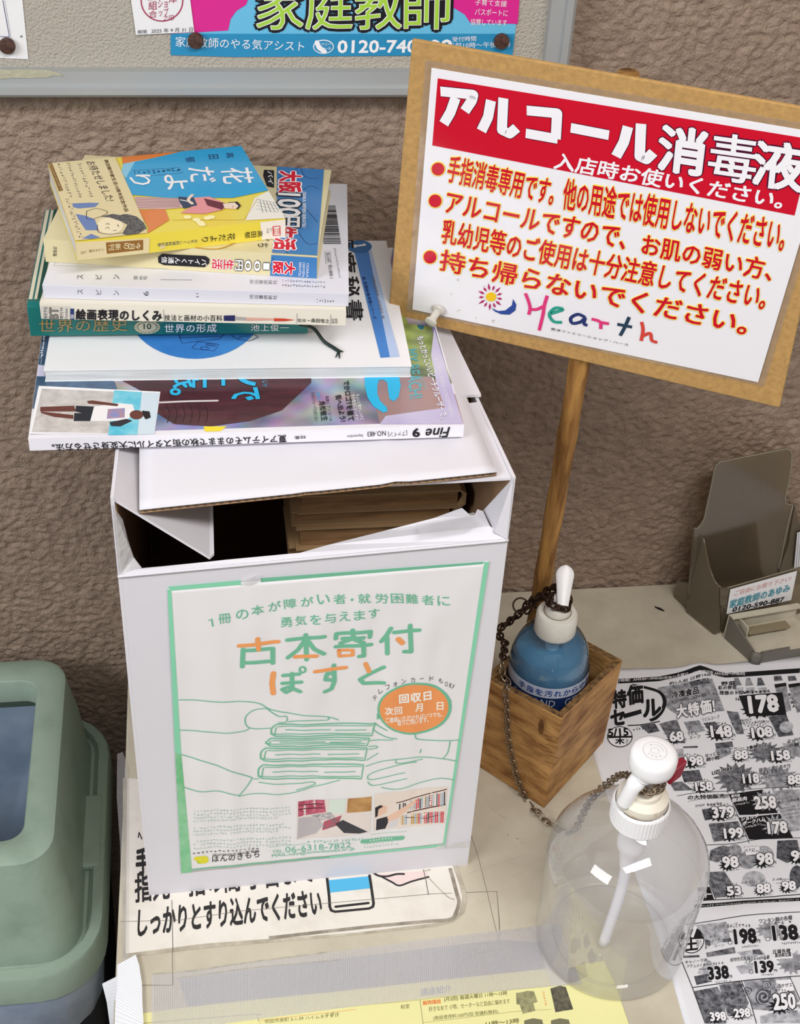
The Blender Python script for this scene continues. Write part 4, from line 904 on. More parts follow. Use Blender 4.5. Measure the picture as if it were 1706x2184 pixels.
# two small photographs
def q4(a, b, c, d, m_, ly): p.poly([a, b, c, d], m_, ly)
q4((696, 1248), (1072, 1216), (1060, 1402), (692, 1440), mat('desk_print', 'e6dbd6', rough=.5), 2)
p.poly([(700, 1248), (832, 1236), (840, 1300), (760, 1315), (700, 1325)], mat('pink_magazines', 'd06d86', rough=.5, col2='a83a55', vscale=300), 2.3)
for y in (1262, 1282): p.line([(702, y + 6), (830, y - 4)], .0012, mat('dark_pink_line', '5f2436'), 2.6)
p.poly([(858, 1236), (945, 1228), (930, 1300), (850, 1308)], mat('pale_green_panel', 'd9e6dc'), 2.3); p.poly([(950, 1228), (1070, 1218), (1068, 1290), (945, 1300)], mat('wood_print', 'c99b63', rough=.5, col2='a87845', vscale=60), 2.3)
p.poly([(700, 1330), (790, 1325), (830, 1360), (790, 1410), (695, 1436)], mat('grey_cloth_print', 'bcb6ba'), 2.4); p.poly([(760, 1320), (865, 1298), (890, 1325), (800, 1345)], mat('photo_grey', '8f8a8e', rough=.5, col2='d5d0d2', vscale=400), 2.5)
p.poly([(830, 1345), (920, 1312), (900, 1362), (820, 1390)], mat('photo_pink', 'c8546a', rough=.5, col2='7c6a70', vscale=300), 2.6); p.poly([(885, 1355), (925, 1335), (1050, 1395), (1010, 1405), (930, 1400)], mat('keyboard_print', '3b3a40', rough=.5), 2.7)
for i in range(9): p.line([(898 + i * 14, 1352 + i * 5.5), (918 + i * 13, 1385 + i * 2)], .0002, mat('key_line', 'cfccd0'), 2.9)
q4((1088, 1208), (1455, 1172), (1440, 1358), (1080, 1392), mat('library_print', 'e9dcd2', rough=.5), 2)
rd = random.Random(11); shelfc = [ink('sh_' + c, c, rough=.5) for c in ('b9bfc6', 'd34a5a', '6a6f7c', 'e6e0dc', '9fb5c8', 'c9a15a', '4c4650')]
for k in range(26):
    t = k / 26; x = 1200 + t * 245; top = 1262 - t * 66 if k % 2 else 1266 - t * 66; p.poly([(x, top), (x + 7, top - 2), (x + 6, top + 34 + t * 34), (x - 1, top + 36 + t * 34)], rd.choice(shelfc), 2.4)
for k in range(24):
    t = k / 24; x = 1215 + t * 222; p.poly([(x, 1318 - t * 22), (x + 7, 1317 - t * 22), (x + 6, 1365 - t * 12), (x - 1, 1366 - t * 12)], shelfc[1] if k > 12 and k % 3 else rd.choice(shelfc), 2.4)
p.line([(1195, 1255), (1450, 1185)], .0012, mat('shelf_line', '5c3a34'), 2.7); p.line([(1250, 1305), (1445, 1262)], .0014, MATS['shelf_line'], 2.7); p.line([(1240, 1328), (1340, 1335), (1438, 1308)], .0008, MATS['shelf_line'], 2.7)
p.poly([(1088, 1275), (1125, 1262), (1150, 1275), (1145, 1305), (1100, 1322), (1092, 1310)], mat('ph_skin', 'e9c3ad'), 3); p.poly([(1088, 1275), (1115, 1264), (1130, 1272), (1105, 1285), (1100, 1320), (1088, 1325)], BLACK, 3.2)
p.poly([(1095, 1335), (1170, 1320), (1140, 1385), (1092, 1390)], mat('ph_vest', '2c2c34'), 3.1); p.poly([(1150, 1325), (1290, 1240), (1300, 1250), (1190, 1340), (1150, 1350)], MATS['ph_skin'], 3.2); p.poly([(1170, 1325), (1210, 1310), (1200, 1370), (1150, 1385)], mat('ph_shirt', 'd9d4d8'), 3)
p.build()
# clear tape bits holding the poster
for lab, pts in (('small crumpled piece of clear tape at top of poster', [(410, 150), (425, 125), (490, 98), (515, 122), (470, 150)]), ('clear tape strip over lower right corner of poster', [(1395, 1480), (1400, 1465), (1550, 1440), (1560, 1470)])):
    prism('tape_piece', [PS.hit(vG[0] + a * vG[2], vG[1] + b * vG[2]) + PS.n * .0022 for a, b in pts], PS.n * .0001, TAPEF, PO)

# ================================================================ SIGN BOARD
ang = math.radians(-26.8); BU = V((math.cos(ang), math.sin(ang), 0))
YB = -.157; SK = (YB + 1.0361) / (1.0361 - .05)      # board nearer than the rear of the book pile
b0 = on_y(880, 659, YB); SB0 = Surf(b0, BU, (0, 0, 1))
pt_ = SB0.p(.1395 * SK, -.02 * SK, -.0118); pm_ = on_y(1150, 1280, -.172); pb_ = pm_ + (pm_ - pt_) * ((pm_.z - .0072) / (pt_.z - pm_.z))
SB = Surf(b0, BU, pt_ - pb_)      # the board leans with its pole
def sp(u, v, h=0): return SB.p(u, v, h)
SG = thing('sign_placard', 'brown fibreboard placard on a wooden pole above the plywood box', 'sign', (.276, -.150, .001))
MDF = mat('fibreboard', 'c39a5e', rough=.75, var=.22, vscale=260, bump=.15, bscale=500, detail=6)
bevel(prism('board', [SB.hit(*q) - SB.n * .0035 for q in ((827, 674), (1662, 871), (1800, 246), (878, 85))], SB.n * .003, MDF, SG), .0008)
POLE = mat('old_wood_pole', 'c0904e', rough=.65, col2='7c5428', vscale=60, stretch=(2, 2, .12), bump=.4, bscale=200, detail=6)
zt2 = SB.hit(1343, 166).z - .001; pole_top = pb_ + (pt_ - pb_) * ((zt2 - pb_.z) / (pt_.z - pb_.z))
n_ = 40; pts = [pb_.lerp(pole_top, i / n_) for i in range(n_ + 1)]
rs = [.0073 * (1.02 + .05 * math.sin(i * 1.3) + .03 * math.sin(i * 3.1)) * (1 if i < n_ else .9) for i in range(n_ + 1)]
tube('pole', pts, rs, POLE, SG, seg=16)
NT = thing('laminated_notice', 'laminated red and white hand-sanitizer notice on the fibreboard placard', 'notice', sp(0, 0, 0))
qTL, qBL, qBR = SB.uv(921, 144), SB.uv(880, 659), SB.uv(1617, 814)
qTR = SB.uv(1775, 287)
G_ = .0045
prism('laminate_pouch', [sp(qBL[0] - G_, qBL[1] - G_ * .6, .0001), sp(qBR[0] + G_, qBR[1] - G_ * .6, .0001), sp(qTR[0] + G_, qTR[1] + G_, .0001), sp(qTL[0] - G_, qTL[1] + G_, .0001)], SB.n * .0002, clear_mat('laminate_film', haze=.05, rough=.08, ed=.95), NT)
prism('paper', [sp(*qBL, .0004), sp(*qBR, .0004), sp(*qTR, .0004), sp(*qTL, .0004)], SB.n * .0003, mat('glossy_paper', 'f2f0f4', rough=.12, coat=.4, bump=.06, bscale=90), NT)
p = Print(SB, NT, base=.0009, lay=.0001); p.view(840, 60, 866)
REDG = mat('glossy_red', 'cf0f2c', rough=.12, coat=.4, bump=.06, bscale=90)
x_, y_ = SB.uv(840 + 1693 * 866 / 1706, 60 + 785 * 866 / 1706)
def bq(px, py): return (px, py)
top_r = SB.uv(840 + 1700 * .5076, 60 + 455 * .5076); tl_ = SB.uv(840 + 186 * .5076, 60 + 208 * .5076); bl_ = SB.uv(840 + 163 * .5076, 60 + 490 * .5076); br_ = SB.uv(840 + 1693 * .5076, 60 + 786 * .5076)
ur = qTR[0] - .010
p.raw = True; p.poly([bl_, (ur, bl_[1] + (br_[1] - bl_[1]) * (ur - bl_[0]) / (br_[0] - bl_[0])), (ur, tl_[1] + (top_r[1] - tl_[1]) * (ur - tl_[0]) / (top_r[0] - tl_[0])), tl_], REDG, 0); p.raw = False
WG = mat('glossy_white', 'f6f4f8', rough=.12, coat=.4)
def st2(ls, w_=.0066, m_=WG, ly=3):
    for l in ls:
        p.line(l, w_ + .0009, mat('outline_navy', '4a1230', rough=.2), ly - .6, flat=True); p.line(l, w_, m_, ly, flat=True)
st2([[(198, 262), (336, 276), (330, 300), (300, 345)], [(262, 288), (240, 350), (212, 398)]])
st2([[(410, 300), (398, 370), (370, 428)], [(462, 290), (456, 425), (488, 440), (518, 415)]])
st2([[(560, 342), (688, 354), (682, 462)], [(556, 438), (690, 462)]])
st2([[(745, 415), (905, 446)]])
st2([[(985, 410), (968, 475), (935, 535)], [(1040, 398), (1034, 535), (1062, 548), (1092, 518)]])
for ch, x0, x1, y0, y1, dy, wt_ in (('消', 1108, 1304, 402, 588, 30, .036), ('毒', 1318, 1520, 432, 626, 28, .018), ('液', 1505, 1722, 462, 654, 32, .030)):
    p.text(ch, (x0, y1), (x1 - 8, y1 + dy), (x0 + 18, y0 - 0), WG, 3, wt_, mat('outline_navy'), .02)
p.text('入店時お使いください。', (672, 586), (1625, 756), (688, 518), WG, 3, .03)
YO = mat('yellow_outline', 'ffe14a', rough=.2)
def sred(s_, bl, br, tl, wt=.024): p.text(s_, bl, br, tl, REDG, 4, wt, YO, .028)
sred('手指消毒専用です。', (222, 640), (665, 742), (240, 530)); sred('他の用途では使用しないでください。', (708, 755), (1632, 935), (722, 625))
sred('アルコールですので、', (215, 770), (968, 925), (230, 682)); sred('お肌の弱い方、', (1040, 945), (1582, 1060), (1052, 858))
sred('乳幼児等のご使用は十分注意してください。', (200, 898), (1552, 1180), (212, 798))
sred('持ち帰らないでください。', (192, 1012), (1474, 1286), (205, 925))
for c in ((188, 588), (176, 722), (154, 958)): p.ell(c, 31, 31, YO, 3); p.ell(c, 27, 27, REDG, 4)
# sun, moon and coloured script logo
SUN = mat('sun_yellow', 'f2c51f'); MGN = mat('petal_magenta', 'b51c62')
for i in range(13):
    a = i * 2 * math.pi / 13 + .2; r1, r2 = 26, 50 + 8 * (i % 2); c, s_ = math.cos(a), math.sin(a)
    p.poly([(408 + r1 * c, 1125 + r1 * s_), (408 + (r1 + 14) * c - 5 * s_, 1125 + (r1 + 14) * s_ + 5 * c), (408 + r2 * c, 1125 + r2 * s_), (408 + (r1 + 14) * c + 5 * s_, 1125 + (r1 + 14) * s_ - 5 * c)], MGN, 3)
p.ell((410, 1125), 22, 19, SUN, 3.5)
p.poly([(412, 1172), (440, 1185), (470, 1182), (498, 1160), (502, 1134), (516, 1158), (512, 1182), (488, 1200), (452, 1198), (425, 1186)], mat('moon_blue', '2a4a9a'), 3)
def lg(c, *ls):
    for l in ls: p.line(l, .0024, mat('logo_' + c, c, rough=.15), 3, sm=4)
lg('e23a7c', [(554, 1110), (566, 1140), (574, 1172), (568, 1200)], [(570, 1176), (600, 1178), (628, 1166)], [(646, 1120), (634, 1160), (628, 1200), (612, 1266)]); lg('2fa08c', [(662, 1195), (712, 1178), (680, 1172), (655, 1198), (672, 1228), (708, 1232)])
lg('27356e', [(806, 1212), (775, 1198), (745, 1214), (752, 1236), (786, 1230), (806, 1212)], [(806, 1212), (800, 1238), (815, 1244)]); lg('e23a7c', [(832, 1218), (868, 1230), (870, 1260)], [(868, 1232), (905, 1238)])
lg('1e3b52', [(990, 1210), (970, 1255), (952, 1288)], [(940, 1240), (1002, 1252)]); lg('d9453c', [(1042, 1230), (1048, 1265), (1040, 1310)], [(1046, 1290), (1078, 1278), (1085, 1308), (1108, 1316)])
p.text('豊津ファミリーショップ・ハース', (660, 1264), (985, 1332), (662, 1254), BLACK, 3, .0)
for i in range(14):
    x = 190 + rnd.random() * 260; y = 1040 + rnd.random() * 190; p.line([(x, y), (x + rnd.uniform(-18, 18), y + rnd.uniform(-8, 8))], .0005, mat('smudge', 'c9c4c2'), 1, part='smudges')
p.build()
PC = thing('push_pin', 'clear plastic push pin in lower left corner of laminated notice', 'push pin', SB.hit(932, 660))
pax = (SB.n + V((-.25, 0, -.45))).normalized(); pcn = SB.hit(937, 657) + SB.n * .0012
lathe('pin_head', [(r * .92, h * 1.0) for r, h in [(.0055, 0), (.0062, .0008), (.0058, .0018), (.0032, .003), (.003, .0085), (.0038, .0105), (.0048, .0112), (.0048, .013), (.0035, .0136)]], pcn, mat('clear_pin_plastic', 'f0ebe2', rough=.1, trans=.35, ior=1.45), PC, seg=24, axis=pax)
tube('pin_needle', [pcn - pax * .004, pcn + pax * .001], .0004, mat('steel', 'b8b8b8', metal=1, rough=.3), PC, seg=6)

# ================================================================ PLYWOOD BOX
PLYL = mat('plywood', 'c6975c', rough=.6, col2='7f5126', vscale=34, stretch=(.7, .7, 2.2), bump=.35, bscale=160, detail=10, thresh=(.34, .58))
PLE = mat('plywood_edge', '8a6a42', rough=.8, col2='4a3420', vscale=220, detail=3)
WB = thing('plywood_box', 'open stained plywood box holding the blue gel bottle', 'box', (.273, -.280, 0))
wF, wR, wL = V((.273, -.280, .0004)), V((.3425, -.2105, .0004)), V((.205, -.207, .0004)); wB = wL + (wR - wF) * 1.08
WH = .108; tk = .006
ring = [wF, wR, wB, wL]
tF_, tR_, tL_ = on_z(1198, 1532, .1110), on_z(1328, 1408, .1090), on_z(1031, 1444, .1095)
rt_ = [tF_, tR_, tL_ + (tR_ - tF_) * 1.04, tL_]
inner = []
for i in range(4):
    a, b, c = ring[i - 1], ring[i], ring[(i + 1) % 4]; d1 = (b - a).normalized(); d2 = (c - b).normalized(); inner.append(b - d1 * tk + d2 * tk)
it_ = []
for i in range(4):
    a, b, c = rt_[i - 1], rt_[i], rt_[(i + 1) % 4]; d1 = (b - a).normalized(); d2 = (c - b).normalized(); it_.append(b - d1 * tk + d2 * tk)
for i, nm in enumerate(('box_side', 'box_side', 'box_side', 'box_side')):
    j = (i + 1) % 4
    h1 = WH + (.002, 0, 0, .001)[i]; h2 = WH + (.002, 0, 0, .001)[j]; up1, up2 = V((0, 0, h1)), V((0, 0, h2))
    vs = [ring[i], ring[j], inner[j], inner[i], rt_[i], rt_[j], it_[j], it_[i]]
    o = mesh(nm, vs, [(0, 3, 2, 1), (4, 5, 6, 7), (0, 1, 5, 4), (1, 2, 6, 5), (2, 3, 7, 6), (3, 0, 4, 7)], [PLYL, PLE], WB, mi=[0, 1, 0, 0, 0, 0]); bevel(o, .0006)
prism('box_floor', [q + V((0, 0, .001)) for q in inner], (0, 0, .005), PLYL, WB)
WS = Surf(wF, wR - wF, (0, 0, 1)); pw = Print(WS, WB, base=.0001); pw.view(1000, 1180, 360, 1310)
pw.build()
BS = Surf(wL, wF - wL, rt_[3] - wL); pw = Print(BS, WB, base=.0004); pw.view(1000, 1180, 360, 1310)
KN = mat('wood_stain', '5d3a1d', rough=.6, col2='8a5a28', vscale=120, thresh=(.35, .6))
pw.ell((562, 1345), 22, 60, KN, 0, 18, part='knot_stain'); [pw.line([(a_, b_), (a_ + 90, b_ + 30)], .0008, KN, 0, 'grain_stain') for a_, b_ in ((560, 1400), (590, 1440), (600, 1480), (560, 1520), (610, 1560), (590, 1610))]; pw.build()

# ================================================================ BLUE GEL BOTTLE
gx, gy = .2785, -.2155; zf = .0072
GB = thing('gel_bottle', 'blue gel pump bottle with white cap standing in the plywood box', 'bottle', (gx, gy, zf))
GELM = mat('blue_gel', '66aed2', rough=.12, trans=.3, ior=1.36, col2='4590bb', vscale=40)
rB = .0338; c0 = V((gx, gy, zf))
prof = [(.0001, 0), (.030, 0), (rB, .004), (rB, .1055), (.0332, .1125), (.0310, .1215), (.0268, .131), (.0215, .138), (.0172, .1415), (.0160, .143)]
lathe('gel', [(max(r - .0011, .0001), h + (.001 if i == 0 else 0)) for i, (r, h) in enumerate(prof[:6])] + [(.0001, .1218)], c0, GELM, GB, caps=False)
lathe('bottle_body', prof, c0, clear_mat('blue_clear', tint=(.80, .90, .97), haze=.03, edge=.4), GB, caps=False)
CAPW = mat('cap_white', 'e9e7df', rough=.4, col2='dcd9cf', vscale=60); HEADW = mat('pump_white', 'f4f4f6', rough=.3)
lathe('cap', [(.0001, .1400), (.0168, .1400), (.0173, .1415), (.0170, .1585), (.0155, .1605), (.0106, .1608), (.0104, .1655), (.0092, .1670), (.0060, .1675), (.0001, .1676)], c0, CAPW, GB, caps=False)
lathe('cap_groove', [(.0112, .1600), (.0116, .1610), (.0108, .1611)], c0, mat('grime', '8c7f6a'), GB, caps=False)
tube('pump_stem', [c0 + V((0, 0, .160)), c0 + V((.0, .002, .176))], .0042, HEADW, GB)
# nozzle: flat spoon-shaped actuator pointing forward
def gel_head():
    tip = on_z(1200, 1292, .181); far = on_z(1205, 1226, .198); ax = (tip - far); Ln = ax.length; ax.normalize(); sd = ax.cross(V((0, 0, 1))).normalized(); up = sd.cross(ax).normalized()
    vs, fs = [], []; rows = []
    N = 18; SS = [-.0078 + .0078 * (1 - math.cos(math.pi / 2 * i / 8)) for i in range(9)] + [Ln * (i / 10) for i in range(1, 11)]
    for i in range(N + 1):
        s = SS[i]
        wd = .0074 * math.sqrt(max(0, 1 - ((.0078 - (s + .0078)) / .0078) ** 2)) if s < 0 else .0074 - (.0074 - .0046) * (s / Ln)
        wd = max(wd, .0012)
        rows.append([far + ax * s + sd * (wd * math.cos(a)) + up * (.0032 * math.sin(a) * (1 if math.sin(a) < 0 else .75)) for a in [2 * math.pi * k / 16 for k in range(16)]])
    for r in rows: vs += r
    for j in range(N):
        for k in range(16): k2 = (k + 1) % 16; fs.append((j*16+k, j*16+k2, (j+1)*16+k2, (j+1)*16+k))
    fs += [tuple(reversed(range(16))), tuple(range(N*16, N*16+16))]
    mesh('pump_nozzle', vs, fs, HEADW, GB, smooth=True).data.set_sharp_from_angle(angle=math.radians(50))
gel_head()
tube('dip_tube', [c0 + V((0, 0, .128)), c0 + V((-.001, 0, .07)), c0 + V((.002, 0, .01))], .0035, mat('milky_tube', 'b9d3e2', rough=.3), GB)
lathe('pump_barrel', [(.0001, .09), (.0055, .09), (.0058, .1), (.006, .128)], c0, mat('barrel_blue', '9cc4da', rough=.2), GB, seg=20)
def cyl_wrap(c, r):
    def f(u, v, h): a = -math.pi / 2 + u / r; return V((c.x + (r + h) * math.cos(a), c.y + (r + h) * math.sin(a), c.z + v))
    return f
# label
def band_mesh(name, z0, z1, r, m_, a0=-100, a1=100):
    n = 40; vs = []; fs = []
    for i in range(n + 1):
        a = math.radians(-90 + a0 + (a1 - a0) * i / n)
        for z in (z0, z1): vs.append(c0 + V((r * math.cos(a), r * math.sin(a), z)))
        if i: k = 2 * i; fs.append((k-2, k, k+1, k-1))
    return mesh(name, vs, fs, m_, GB, smooth=True)
band_mesh('label', .012, .0945, rB + .0003, mat('label_navy', '1b3060', rough=.3)); band_mesh('label_stripe', .0945, .1058, rB + .0003, mat('label_pale', 'c9d3e6', rough=.3))
p = Print(None, GB, base=.0003); p.raw = True; p.wrap = cyl_wrap(c0, rB)
LB = mat('label_blue_ink', '2b4a9a', rough=.3)
for i, ch in enumerate('手指を汚れから守る'): u = -.034 + i * .0078; p.text(ch, (u, .0970), (u + .0062, .0970), (u, .1036), LB, 2, .02)
for i, ch in enumerate('手指HAND GEL'):
    if ch != ' ': u = -.040 + i * .0068; p.text(ch, (u, .0850), (u + .0052, .0850), (u, .0925), mat('label_silver', 'c2cad6'), 2, -.005)
p.build()
SCR = mat('rusty_steel', '5f4836', rough=.5, metal=.7, col2='3a2a20', vscale=300)
# ================================================================ CLEAR PUMP BOTTLE
cb = on_z(1299, 1998, .0004); KZ = .955
def cz(pr): return [(r, h * KZ) for r, h in pr]
CB = thing('clear_pump_bottle', 'large empty clear plastic pump bottle in front of the flyer', 'bottle', cb)
CLR = clear_mat('clear_plastic', tint=(.97, .97, .97), haze=.12, edge=.3, rough=.03, ed=.85)
rb_ = .0580
prof = [(.0001, .003), (.040, .0025), (.046, .0005), (.052, 0), (.0575, .0025), (rb_, .008), (rb_ + .0006, .05), (rb_ + .0022, .095), (.0600, .104), (.0580, .113), (.0535, .122), (.0470, .131), (.0390, .138), (.0300, .1435), (.0225, .147), (.0195, .149), (.0190, .152)]
lathe('bottle_body', cz(prof), cb, CLR, CB, seg=72, caps=False)
lathe('base_ring', cz([(.0435, .0022), (.0450, .0034), (.0470, .0024)]), cb, CLR, CB, seg=64, caps=False)
lathe('mould_line', cz([(rb_ + .0008, .0745), (rb_ + .0011, .0750), (rb_ + .0008, .0755)]), cb, CLR, CB, seg=64, caps=False)
def ribbed():
    n = 96; vs, fs = [], []; rows = [(.0196, .1495, 0), (.0204, .1505, 1), (.0206, .168, 1), (.0200, .1695, 0), (.0192, .170, 0), (.0190, .1695, 0)]
    for r, h, rb in rows:
        for i in range(n): a = 2 * math.pi * i / n; rr = r + (.0003 * (i % 2) if rb else 0); vs.append(cb + V((rr * math.cos(a), rr * math.sin(a), h * KZ)))
    for j in range(len(rows) - 1):
        for i in range(n): i2 = (i + 1) % n; fs.append((j*n+i, j*n+i2, (j+1)*n+i2, (j+1)*n+i))
    mesh('cap', vs, fs, HEADW, CB)
ribbed()
lathe('collar', cz([(.0001, .169), (.0178, .169), (.0184, .1705), (.0180, .1765), (.0150, .1785), (.0125, .1800), (.0120, .1835), (.0095, .1850), (.0001, .1852)]), cb, mat('collar_ivory', 'e9e2d2', rough=.45, col2='c9a878', vscale=90, thresh=(.28, .42)), CB, caps=False)
tube('pump_stem', [cb + V((0, 0, .184 * KZ)), cb + V((0, 0, .212 * KZ))], .0052, HEADW, CB)
hd = cb + V((.0008, 0, 0))
lathe('pump_head', cz([(.0001, .2035), (.0125, .2040), (.0160, .2075), (.0168, .2120), (.0168, .2190), (.0158, .2222), (.0138, .2236), (.010, .2240), (.0001, .2241)]), hd, HEADW, CB, caps=False)
TP = Surf(hd + V((0, 0, .2241 * KZ)), (1, 0, 0), (0, 1, 0)); p = Print(TP, CB, base=.0001, lay=.00005)
p.raw = True; LG_ = mat('faint_print', 'c9c4cc', rough=.4)
def circ(r, a0=0, a1=360, n=40): return [(r * math.cos(math.radians(a0 + (a1 - a0) * i / n)), r * math.sin(math.radians(a0 + (a1 - a0) * i / n))) for i in range(n + 1)]
p.line(circ(.0082), .0003, LG_, 1); p.line(circ(.0028), .0003, LG_, 1); p.line(circ(.0058, -10, 110), .0003, LG_, 1); p.line([(-.0018, .0062), (-.0006, .0054), (-.0022, .0048)], .0003, LG_, 1)
for i, ch in enumerate('OPEN'):
    a = math.radians(205 + i * 30); c_, s_ = math.cos(a), math.sin(a); o_ = V((.0055 * c_, .0055 * s_)); t_ = V((-s_, c_)) * .0007; r_ = V((c_, s_)) * -.0009
    p.text(ch, tuple(o_ - t_ - r_), tuple(o_ + t_ - r_), tuple(o_ - t_ + r_), LG_, 1, .0)
p.build()
# spout comes off the head, bends down and forward
s0 = hd + V((-.006, -.008, .2085 * KZ)); s3 = on_z(1330, 1714, .168)
tube('spout', smoothpath([s0, on_z(1368, 1656, .1945), on_z(1350, 1678, .187), s3], 5), [.0068] * 5 + [.0064] * 5 + [.0056] * 6, HEADW, CB, seg=18)
lathe('pump_cylinder', cz([(.0001, .100), (.0062, .100), (.0066, .103), (.0070, .109), (.0104, .117), (.0110, .122), (.0110, .148), (.0001, .1481)]), cb, mat('pump_inner_white', 'eceaf2', rough=.4), CB, caps=False)
lathe('valve_nub', cz([(.0001, .089), (.0044, .090), (.0054, .094), (.0054, .101), (.0001, .1011)]), cb, MATS['pump_inner_white'], CB, seg=20, caps=False)
tube('dip_tube', smoothpath([cb + V((0, 0, .094)), cb + V((.0, -.001, .055)), on_z(1287, 2012, .0050)], 6), .0042, mat('milky_tube_white', 'e3e2ec', rough=.35), CB, seg=16)
for q in ((1275, 2042), (1347, 2043)): lathe('mould_dot', [(.0028, 0), (.0034, .0006), (.0026, .0010), (.0001, .0008)], on_z(*q, .0035), CLR, CB, seg=16, caps=False)

# ================================================================ CHAINS
CHM = mat('chain_bronze', 'a89882', rough=.35, metal=.85, col2='6e5f50', vscale=200)
CHR = mat('chain_rust', '4b3528', rough=.6, metal=.6, col2='2e1f17', vscale=300)
def link_mesh(nm, L, Wd, r, m_):
    n, k = 14, 6; vs, fs = [], []
    for i in range(n):
        a = 2 * math.pi * i / n; c = V((L / 2 * math.copysign(abs(math.cos(a)) ** .8, math.cos(a)), Wd / 2 * math.copysign(abs(math.sin(a)) ** .8, math.sin(a)), .35 * r * math.sin(2 * a)))
        o = V((math.cos(a) / L, math.sin(a) / Wd, 0)).normalized()
        for j in range(k): b = 2 * math.pi * j / k; vs.append(c + (o * math.cos(b) + V((0, 0, 1)) * math.sin(b)) * r)
    for i in range(n):
        for j in range(k): i2, j2 = (i+1) % n, (j+1) % k; fs.append((i*k+j, i2*k+j, i2*k+j2, i*k+j2))
    me = bpy.data.meshes.new(nm); me.from_pydata([tuple(v) for v in vs], [], fs); me.materials.append(m_); me.polygons.foreach_set('use_smooth', [True] * len(fs)); return me
LK = link_mesh('link', .0080, .0052, .00072, CHM); LKR = link_mesh('link', .0080, .0056, .0010, CHR)
def chain(T, pts, me, step=.0056, r0=0):
    P = smoothpath(pts, 12); acc = [0]
    for i in range(1, len(P)): acc.append(acc[-1] + (P[i] - P[i-1]).length)
    n = int(acc[-1] / step); k = 0
    for i in range(n + 1):
        d = i * step
        while k < len(P) - 2 and acc[k + 1] < d: k += 1
        t = (d - acc[k]) / max(1e-9, acc[k+1] - acc[k]); q = P[k].lerp(P[k+1], t); dr = (P[k+1] - P[k]).normalized()
        o = bpy.data.objects.new('link', me); link(o, T)
        up = V((0, -1, .6)).normalized(); z_ = (up - dr * up.dot(dr)).normalized(); y_ = z_.cross(dr)
        m3 = Matrix((dr, y_, z_)).transposed() @ Matrix.Rotation(r0 + (.75 if i % 2 else -.75), 3, 'X')
        m4 = m3.to_4x4(); m4.translation = q - T.location; o.matrix_basis = m4
CHT = thing('chain', 'bronze curb chain running down the plywood box to the clear pump bottle', 'chain', on_z(1157, 1722, 0))
nn = BS.n * .0028
top = [BS.hit(x_, y_) + nn for x_, y_ in ((1086, 1480), (1087, 1530), (1092, 1580), (1097, 1620), (1105, 1660), (1118, 1690), (1135, 1716))]
top = [BS.hit(1000 + a * .2748, 1180 + b * .2748) + nn for a, b in ((305, 1070), (312, 1250), (318, 1400), (345, 1560), (398, 1760), (480, 1930))]
rimp = on_z(1000 + 303 * .2748, 1180 + 1010 * .2748, WH + .0035)
zc = .0035
path = [on_z(1071, 1418, .118), on_z(1073, 1440, .114), rimp] + top + [on_z(1146, 1731, .0065), on_z(1163, 1750, .004), on_z(1181, 1763, zc), on_z(1205, 1774, zc), on_y(1228, 1766, -.332), on_y(1243, 1736, -.338), on_y(1262, 1702, -.349), on_y(1295, 1672, -.366), on_y(1325, 1652, -.385)]
r_c = .0105
coil = [V((cb.x + r_c * math.cos(a), cb.y + r_c * math.sin(a), .1815 + .0022 * k / 8)) for k, a in enumerate([math.radians(150 + i * 36) for i in range(20)])]
chain(CHT, path + coil, LK)
RT = thing('red_clip', 'small dark red plastic clip on the chain at the clear bottle neck', 'clip', on_y(1440, 1648, cb.y))
rt0 = on_y(1428, 1676, cb.y - .002); bevel(box('clip_body', rt0, V((.009, .004, .004)), V((-.003, .005, .001)), V((.0035, .003, .012)), mat('dark_red_plastic', '8e1a2e', rough=.4), RT), .0008)
# rusty chain from the pole round the gel bottle neck
CH2 = thing('chain', 'dark rusty chain looped round the wooden pole and gel bottle neck', 'chain', on_z(1140, 1285, .13))
def H(a, b, z): return on_z(1000 + a * .2748, 1180 + b * .2748, z)
neck = c0 + V((0, 0, .1715)); nk = [neck + V((.0085 * math.cos(a), .0085 * math.sin(a), .0015 * math.sin(2 * a))) for a in [math.radians(120 + i * 40) for i in range(10)]]
chain(CH2, [H(250, 575, .112), H(300, 540, .118), H(350, 500, .126), H(410, 450, .134), H(450, 400, .140), H(500, 360, .150), H(560, 330, .160), H(620, 280, .170), H(660, 262, .176), H(700, 300, .178)] + nk, LKR)
chain(CH2, [H(265, 800, .117), H(280, 700, .112), H(240, 640, .110), H(245, 590, .111)], LKR, r0=.4)
chain(CH2, [H(450, 440, .145), H(520, 345, .160), H(600, 345, .168), H(640, 380, .172), H(700, 400, .176)], LKR, r0=.5)
RG = thing('screw_eye', 'rusty ring screw eye on the wooden pole beside the cardboard box', 'ring', H(400, 405, .150))
rc = RG.location.copy(); rn = (CAM - rc).normalized(); ra = V((1, 0, 0)); ra = (ra - rn * ra.dot(rn)).normalized(); rb2 = rn.cross(ra)
tube('ring', [rc + (ra * math.cos(a) + rb2 * math.sin(a)) * .0062 for a in [i * math.pi / 12 for i in range(24)]], .0008, CHR, RG, seg=8, closed=True)
tube('screw_shank', [rc + ra * .0062 - rb2 * .001, rc + ra * .016 - rb2 * .003 - rn * .006], .0009, CHR, RG, seg=8)

